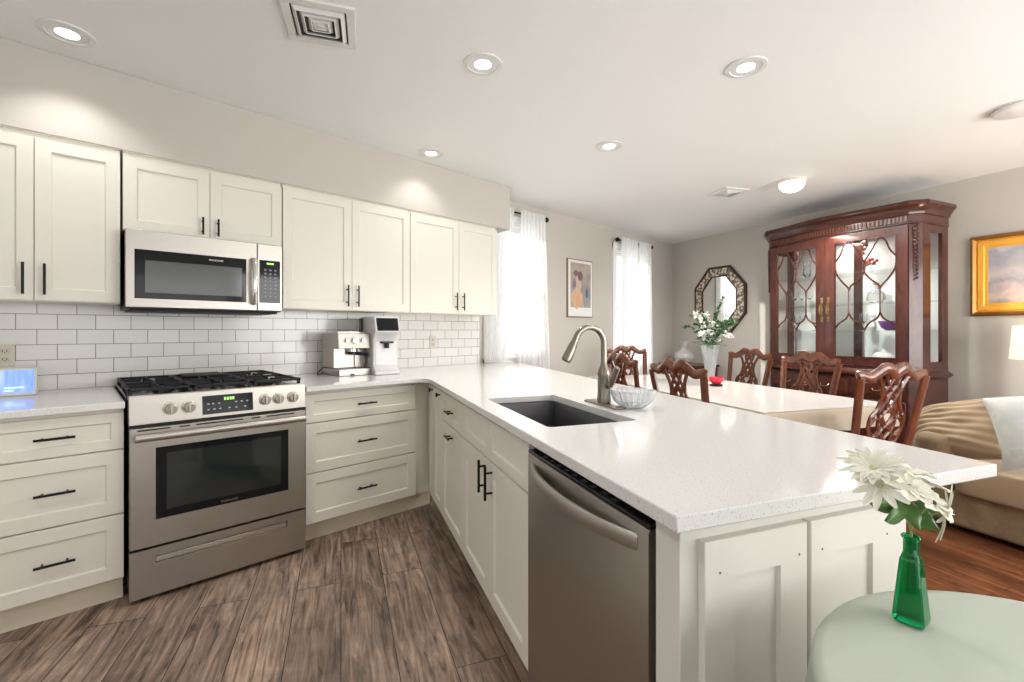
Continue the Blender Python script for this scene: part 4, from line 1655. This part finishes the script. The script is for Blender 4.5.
x, y = cw(1.74, 3.92)
t = thing('red_candle_bowl', 'small red glass bowl on a dark foot on the dining table', 'bowl', (x, y, TT))
MB().lathe([(.05, 0), (.055, .012), (.03, .02), (.0005, .02)], n=20).build('foot', M_blackp, t)
MB().lathe([(.03, .02), (.055, .04), (.062, .075), (.056, .075), (.045, .04), (.0005, .03)], n=20).build('bowl', mat('red_glass', (.65, .02, .05), .1), t)

# ------------------------------------------------------------------ sofa
SR = crot(.342, -.940)
sb = (.940, .342)
sa = (.342, -.940)


def sofa_w(a, b):
    return cw(sa[0] * a + sb[0] * b, sa[1] * a + sb[1] * b)


t = thing('sofa', 'tan suede sofa at the right edge with a rolled arm', 'sofa', (*sofa_w(-1.95, 3.50), 0), SR)
# local x toward the camera's right, y into the depth


def puff(mb, x0, x1, y0, y1, z0, z1, e=4, n=14, wr=0.0, seed=0):
    """superellipsoid cushion"""
    rows = []
    cx, cy, cz_ = (x0 + x1) / 2, (y0 + y1) / 2, (z0 + z1) / 2
    for i in range(n + 1):
        ph = -pi / 2 + pi * i / n
        row = []
        for j in range(2 * n):
            a = pi * j / n
            f = lambda v_: math.copysign(abs(v_) ** (2 / e), v_)
            X_ = f(cos(ph)) * f(cos(a))
            Y_ = f(cos(ph)) * f(sin(a))
            Z_ = f(sin(ph))
            k_ = 1 + wr * sin(X_ * 9 + seed) * sin(Y_ * 7) * sin(Z_ * 8 + seed)
            row.append((cx + (x1 - x0) / 2 * X_ * k_, cy + (y1 - y0) / 2 * Y_ * k_, cz_ + (z1 - z0) / 2 * Z_ * k_))
        rows.append(row)
    mb.ring(None, rows)
    return mb


SL = 2.0
MB().box(.20, SL, .02, .92, .035, .25).build('base', M_suede, t, bevel=.02, seg=3)
MB().box(.0, .20, .0, .95, .035, .575).build('arm', M_suede, t, bevel=.055, seg=5)
MB().box(SL, SL + .20, .0, .95, .035, .575).build('arm', M_suede, t, bevel=.055, seg=5)
puff(MB(), .18, SL, .62, .98, .1, .80, 6, 18).build('back', M_suede, t, smooth=180)
for i in range(2):
    x0 = .215 + i * .88
    puff(MB(), x0, x0 + .88, -.02, .75, .24, .43, 12, 24).build('seat_cushion', M_suede2, t, smooth=180)


def pillow(name, w_, h_, th_, wr, m, parent=None, n=60, folds=0):
    mb = MB()
    for s in (-1, 1):
        def fn(u, v):
            a, b = 2 * u - 1, 2 * v - 1
            e = max(0, (1 - abs(a) ** 3.0)) ** .55 * max(0, (1 - abs(b) ** 3.0)) ** .55
            pin = 1 - .10 * (abs(a) * abs(b)) ** .5 * 0
            ruffle = folds * .010 * sin(b * (30 - 6 * a) + 2.5 * sin(a * 2)) * min(1, e * 2) * max(0, .9 - .75 * (a + 1) / 2)
            return (w_ / 2 * a * (1 - .07 * (1 - b * b)), s * (th_ / 2 * e + ruffle + wr * sin(a * 6) * sin(b * 7) * e), h_ / 2 * b * (1 - .07 * (1 - a * a)))
        mb.grid(fn, n, n)
    return mb.build(name, m, parent, smooth=180)


# big tan throw pillow with gathered pleats, slumped over the arm
o = pillow('throw_pillow', .60, .42, .24, .01, M_suede2, folds=1)
tag(o, 'large tan gathered pillow slumped over the near sofa arm corner', 'pillow')
o.location = (*sofa_w(-1.77, 3.70), .60)
o.rotation_euler = (radians(-32), radians(-16), SR + radians(-12))
M_pat = mat('pale_patterned_linen', (.72, .74, .70), .8)
v = coords(M_pat)
vo = nd(M_pat, 'ShaderNodeTexVoronoi')
vo.inputs['Scale'].default_value = 14
lk(M_pat, v, vo.inputs['Vector'])
lk(M_pat, ramp(M_pat, vo.outputs['Distance'], [(.25, (.62, .68, .66)), (.35, (.76, .76, .71)), (.6, (.66, .71, .68))]), P(M_pat).inputs['Base Color'])
o = pillow('throw_pillow', .44, .42, .15, 0, M_pat)
tag(o, 'pale blue and white patterned throw pillow on the sofa', 'pillow')
o.location = (*sofa_w(-1.36, 3.60), .69)
o.rotation_euler = (radians(-14), radians(-16), SR + radians(12))

# table lamp on an end table behind the sofa corner
ex, ez = 4.02, 3.52
x, y = cw(ex, ez)
t = thing('end_table', 'small wooden end table behind the sofa at the right edge', 'table', (x, y, 0), FR)
MB().box(-.2, .2, -.18, .18, .60, .63).build('top', M_mahogx, t, bevel=.005)
for sx in (-1, 1):
    for sy in (-1, 1):
        MB().box(sx * .17 - .018, sx * .17 + .018, sy * .15 - .018, sy * .15 + .018, 0, .60).build('leg', M_mahog, t, bevel=.003)
t = thing('table_lamp', 'table lamp with a lit cream drum shade at the right edge', 'lamp', (x, y, .631))
MB().lathe([(.08, 0), (.08, .015), (.02, .03), (.05, .10), (.06, .18), (.03, .26), (.012, .30), (.012, .42)], n=24).build('base', M_china, t)
M_shade = mat('lit_lampshade', (.85, .78, .62), .8, emit=(1, .80, .50), es=.45)
MB().lathe([(.15, .38), (.13, .64), (.127, .64), (.147, .38)], n=32).build('lamp_shade', M_shade, t)
lamp('table_lamp_bulb', 'POINT', (x, y, 1.15), 7, (1, .78, .5), shadow_soft_size=.05)

# ------------------------------------------------------------------ round table with green vase
rx, rz2 = .7457, .5033
x, y = cw(rx, rz2)
RT = .346
t = thing('round_table', 'small round table under a pale green cloth in the right foreground', 'table', (x, y, 0))
MB().lathe([(.0005, .72), (RT - .02, .72), (RT - .01, .735), (RT - .015, .75), (.0005, .75)], n=48).build('tabletop', M_oak, t)
MB().lathe([(.14, 0), (.13, .02), (.04, .05), (.035, .72)], n=24).build('pedestal', M_oak, t)


def rc(u, v):
    a = 2 * pi * u
    d_ = v * (RT + .30)
    if d_ <= RT - .003:
        return (d_ * cos(a), d_ * sin(a), 0)
    e = d_ - (RT - .003)
    R_ = .007
    if e < R_ * pi / 2:
        r = RT - .003 + R_ * sin(e / R_)
        z = -R_ * (1 - cos(e / R_))
    else:
        r = RT - .003 + R_
        z = -(R_ + e - R_ * pi / 2)
    w_ = min(1, max(0, -z - .01) * 5)
    r += w_ * .016 * (.8 + sin(11 * a + .7) + .4 * sin(23 * a))
    return (r * cos(a), r * sin(a), z)


o = MB().grid(rc, 180, 60).build('tablecloth', M_sage, loc=(x, y, .753), fix=False, smooth=180)
tag(o, 'pale sage green cloth draped over the small round table', 'tablecloth')

vx, vz = .655, .755
x, y = cw(vx, vz)
t = thing('green_glass_vase', 'emerald green square glass bottle vase on the round table', 'vase', (x, y, .7545), crot(.755, -.655) + radians(-14))
rows = []


def sq(h_, z, r=.25):
    k_ = h_ * (1 - r)
    return [(h_, -k_, z), (h_, k_, z), (k_, h_, z), (-k_, h_, z), (-h_, k_, z), (-h_, -k_, z), (-k_, -h_, z), (k_, -h_, z)]


for h_, z, r in ((.019, 0, .2), (.021, .004, .2), (.021, .01, .2), (.0132, .100, .2), (.0112, .108, .4), (.0098, .113, .55), (.0098, .134, .55), (.0125, .136, .55), (.0125, .140, .55), (.009, .140, .55), (.0078, .134, .55), (.0078, .113, .55), (.0105, .100, .3), (.0178, .012, .2), (.016, .009, .2)):
    rows.append(sq(h_, z, r))
MB().ring(None, rows).build('bottle', M_green, t, bevel=.001)
t = thing('white_flowers', 'white artificial lilies and daisies in the green bottle vase', 'flowers', (x, y, .7545))
rgt = Vector((*cw(1, 0), 0))
fwd = Vector((*cw(0, 1), 0))
up3 = Vector((0, 0, 1))


def fpos(u_, v_, dz_=0.0):
    Zc = .755 + dz_
    return rgt * ((u_ - 512) / 460 * Zc - vx) + fwd * dz_ + up3 * (HC + (331 - v_) / 460 * Zc - .7545)


M_pet = mat('white_petal', (.86, .85, .72), .55)
M_petc2 = mat('pale_flower_heart', (.62, .62, .30), .7)
M_petd = mat('flower_heart', (.10, .05, .03), .7)
M_lf = mat('glossy_leaf', (.07, .17, .03), .4)
# u, v, depth offset, direction, petal length, half width, petals, layers, droop
heads = [(873, 468, -.02, (-.35, -.35, .87), .046, .0065, 14, 2, .0), (902, 474, .0, (.1, -.05, 1), .042, .014, 7, 1, -.5), (880, 486, -.04, (-.55, -.45, .7), .042, .006, 11, 1, .3),
         (909, 487, -.05, (.05, -.55, .83), .034, .0125, 8, 1, .1), (933, 503, -.04, (.35, -.6, .7), .030, .012, 6, 1, .2), (943, 512, -.03, (.75, -.6, -.2), .050, .0055, 7, 1, .4), (924, 484, .01, (.4, -.1, .9), .036, .013, 6, 1, -.3)]
smb = MB()
for u_, v_, dz_, nd_, L_, wd_, n_, ly_, dr2 in heads:
    c = fpos(u_, v_, dz_)
    nrm = (rgt * nd_[0] + fwd * nd_[1] + up3 * nd_[2]).normalized()
    s1 = nrm.orthogonal().normalized()
    s2 = nrm.cross(s1)
    pm = MB()
    for layer in range(ly_):
        for i in range(n_):
            a = 2 * pi * (i + .5 * layer) / n_ + .15 * sin(i * 5)
            dirv = s1 * cos(a) + s2 * sin(a)
            l_ = .87 * L_ * (1 - .25 * layer) * (1 + .12 * sin(i * 7))
            side = nrm.cross(dirv)
            base = c + dirv * .004

            def pf_(u, v):
                b = 2 * v - 1
                wv = wd_ * (sin(pi * min(1, u * .82 + .12))) ** .7
                lift = (.35 + .25 * layer) * u * (1 - u * .75)
                return base + dirv * (l_ * u) + side * (wv * b) + nrm * (l_ * lift * (1 - dr2 * 2 * u) + .25 * wd_ * b * b)
            pm.grid(pf_, 7, 4)
    hd_ = pm.build('flower_head', M_pet, t, fix=False, smooth=180)
    MB().sphere(c + nrm * .0, .0045, 6).build('flower_heart', M_petd if u_ in (909, 933) else M_petc2, hd_)
    bot = Vector((0, 0, .05))
    mid = Vector((0, 0, .147))
    smb.tube(curve([bot, mid, mid * .5 + (c - nrm * .002) * .5 + up3 * .006, c - nrm * .002], 5), .0016, 6)
smb.build('stems', mat('pale_stem', (.30, .33, .10), .5), t)
for (u0, v0, u1, v1, w_, dz_) in ((905, 508, 869, 497, .015, -.05), (908, 512, 884, 514, .016, -.06), (912, 512, 938, 524, .015, -.02), (914, 505, 946, 508, .012, .0), (905, 500, 918, 524, .016, -.05)):
    a, b = fpos(u0, v0, dz_ * .5), fpos(u1, v1, dz_)
    l_ = MB()
    d_ = b - a
    sd2 = d_.cross(fwd).normalized()

    def lf(u, v):
        bb_ = 2 * v - 1
        return a + d_ * u + sd2 * (w_ * sin(pi * min(1, .1 + u * .9)) * bb_) - up3 * (.01 * u * u) - fwd * (.006 * (1 - bb_ * bb_))
    l_.grid(lf, 8, 4)
    l_.build('leaf', M_lf, t, fix=False, smooth=180)
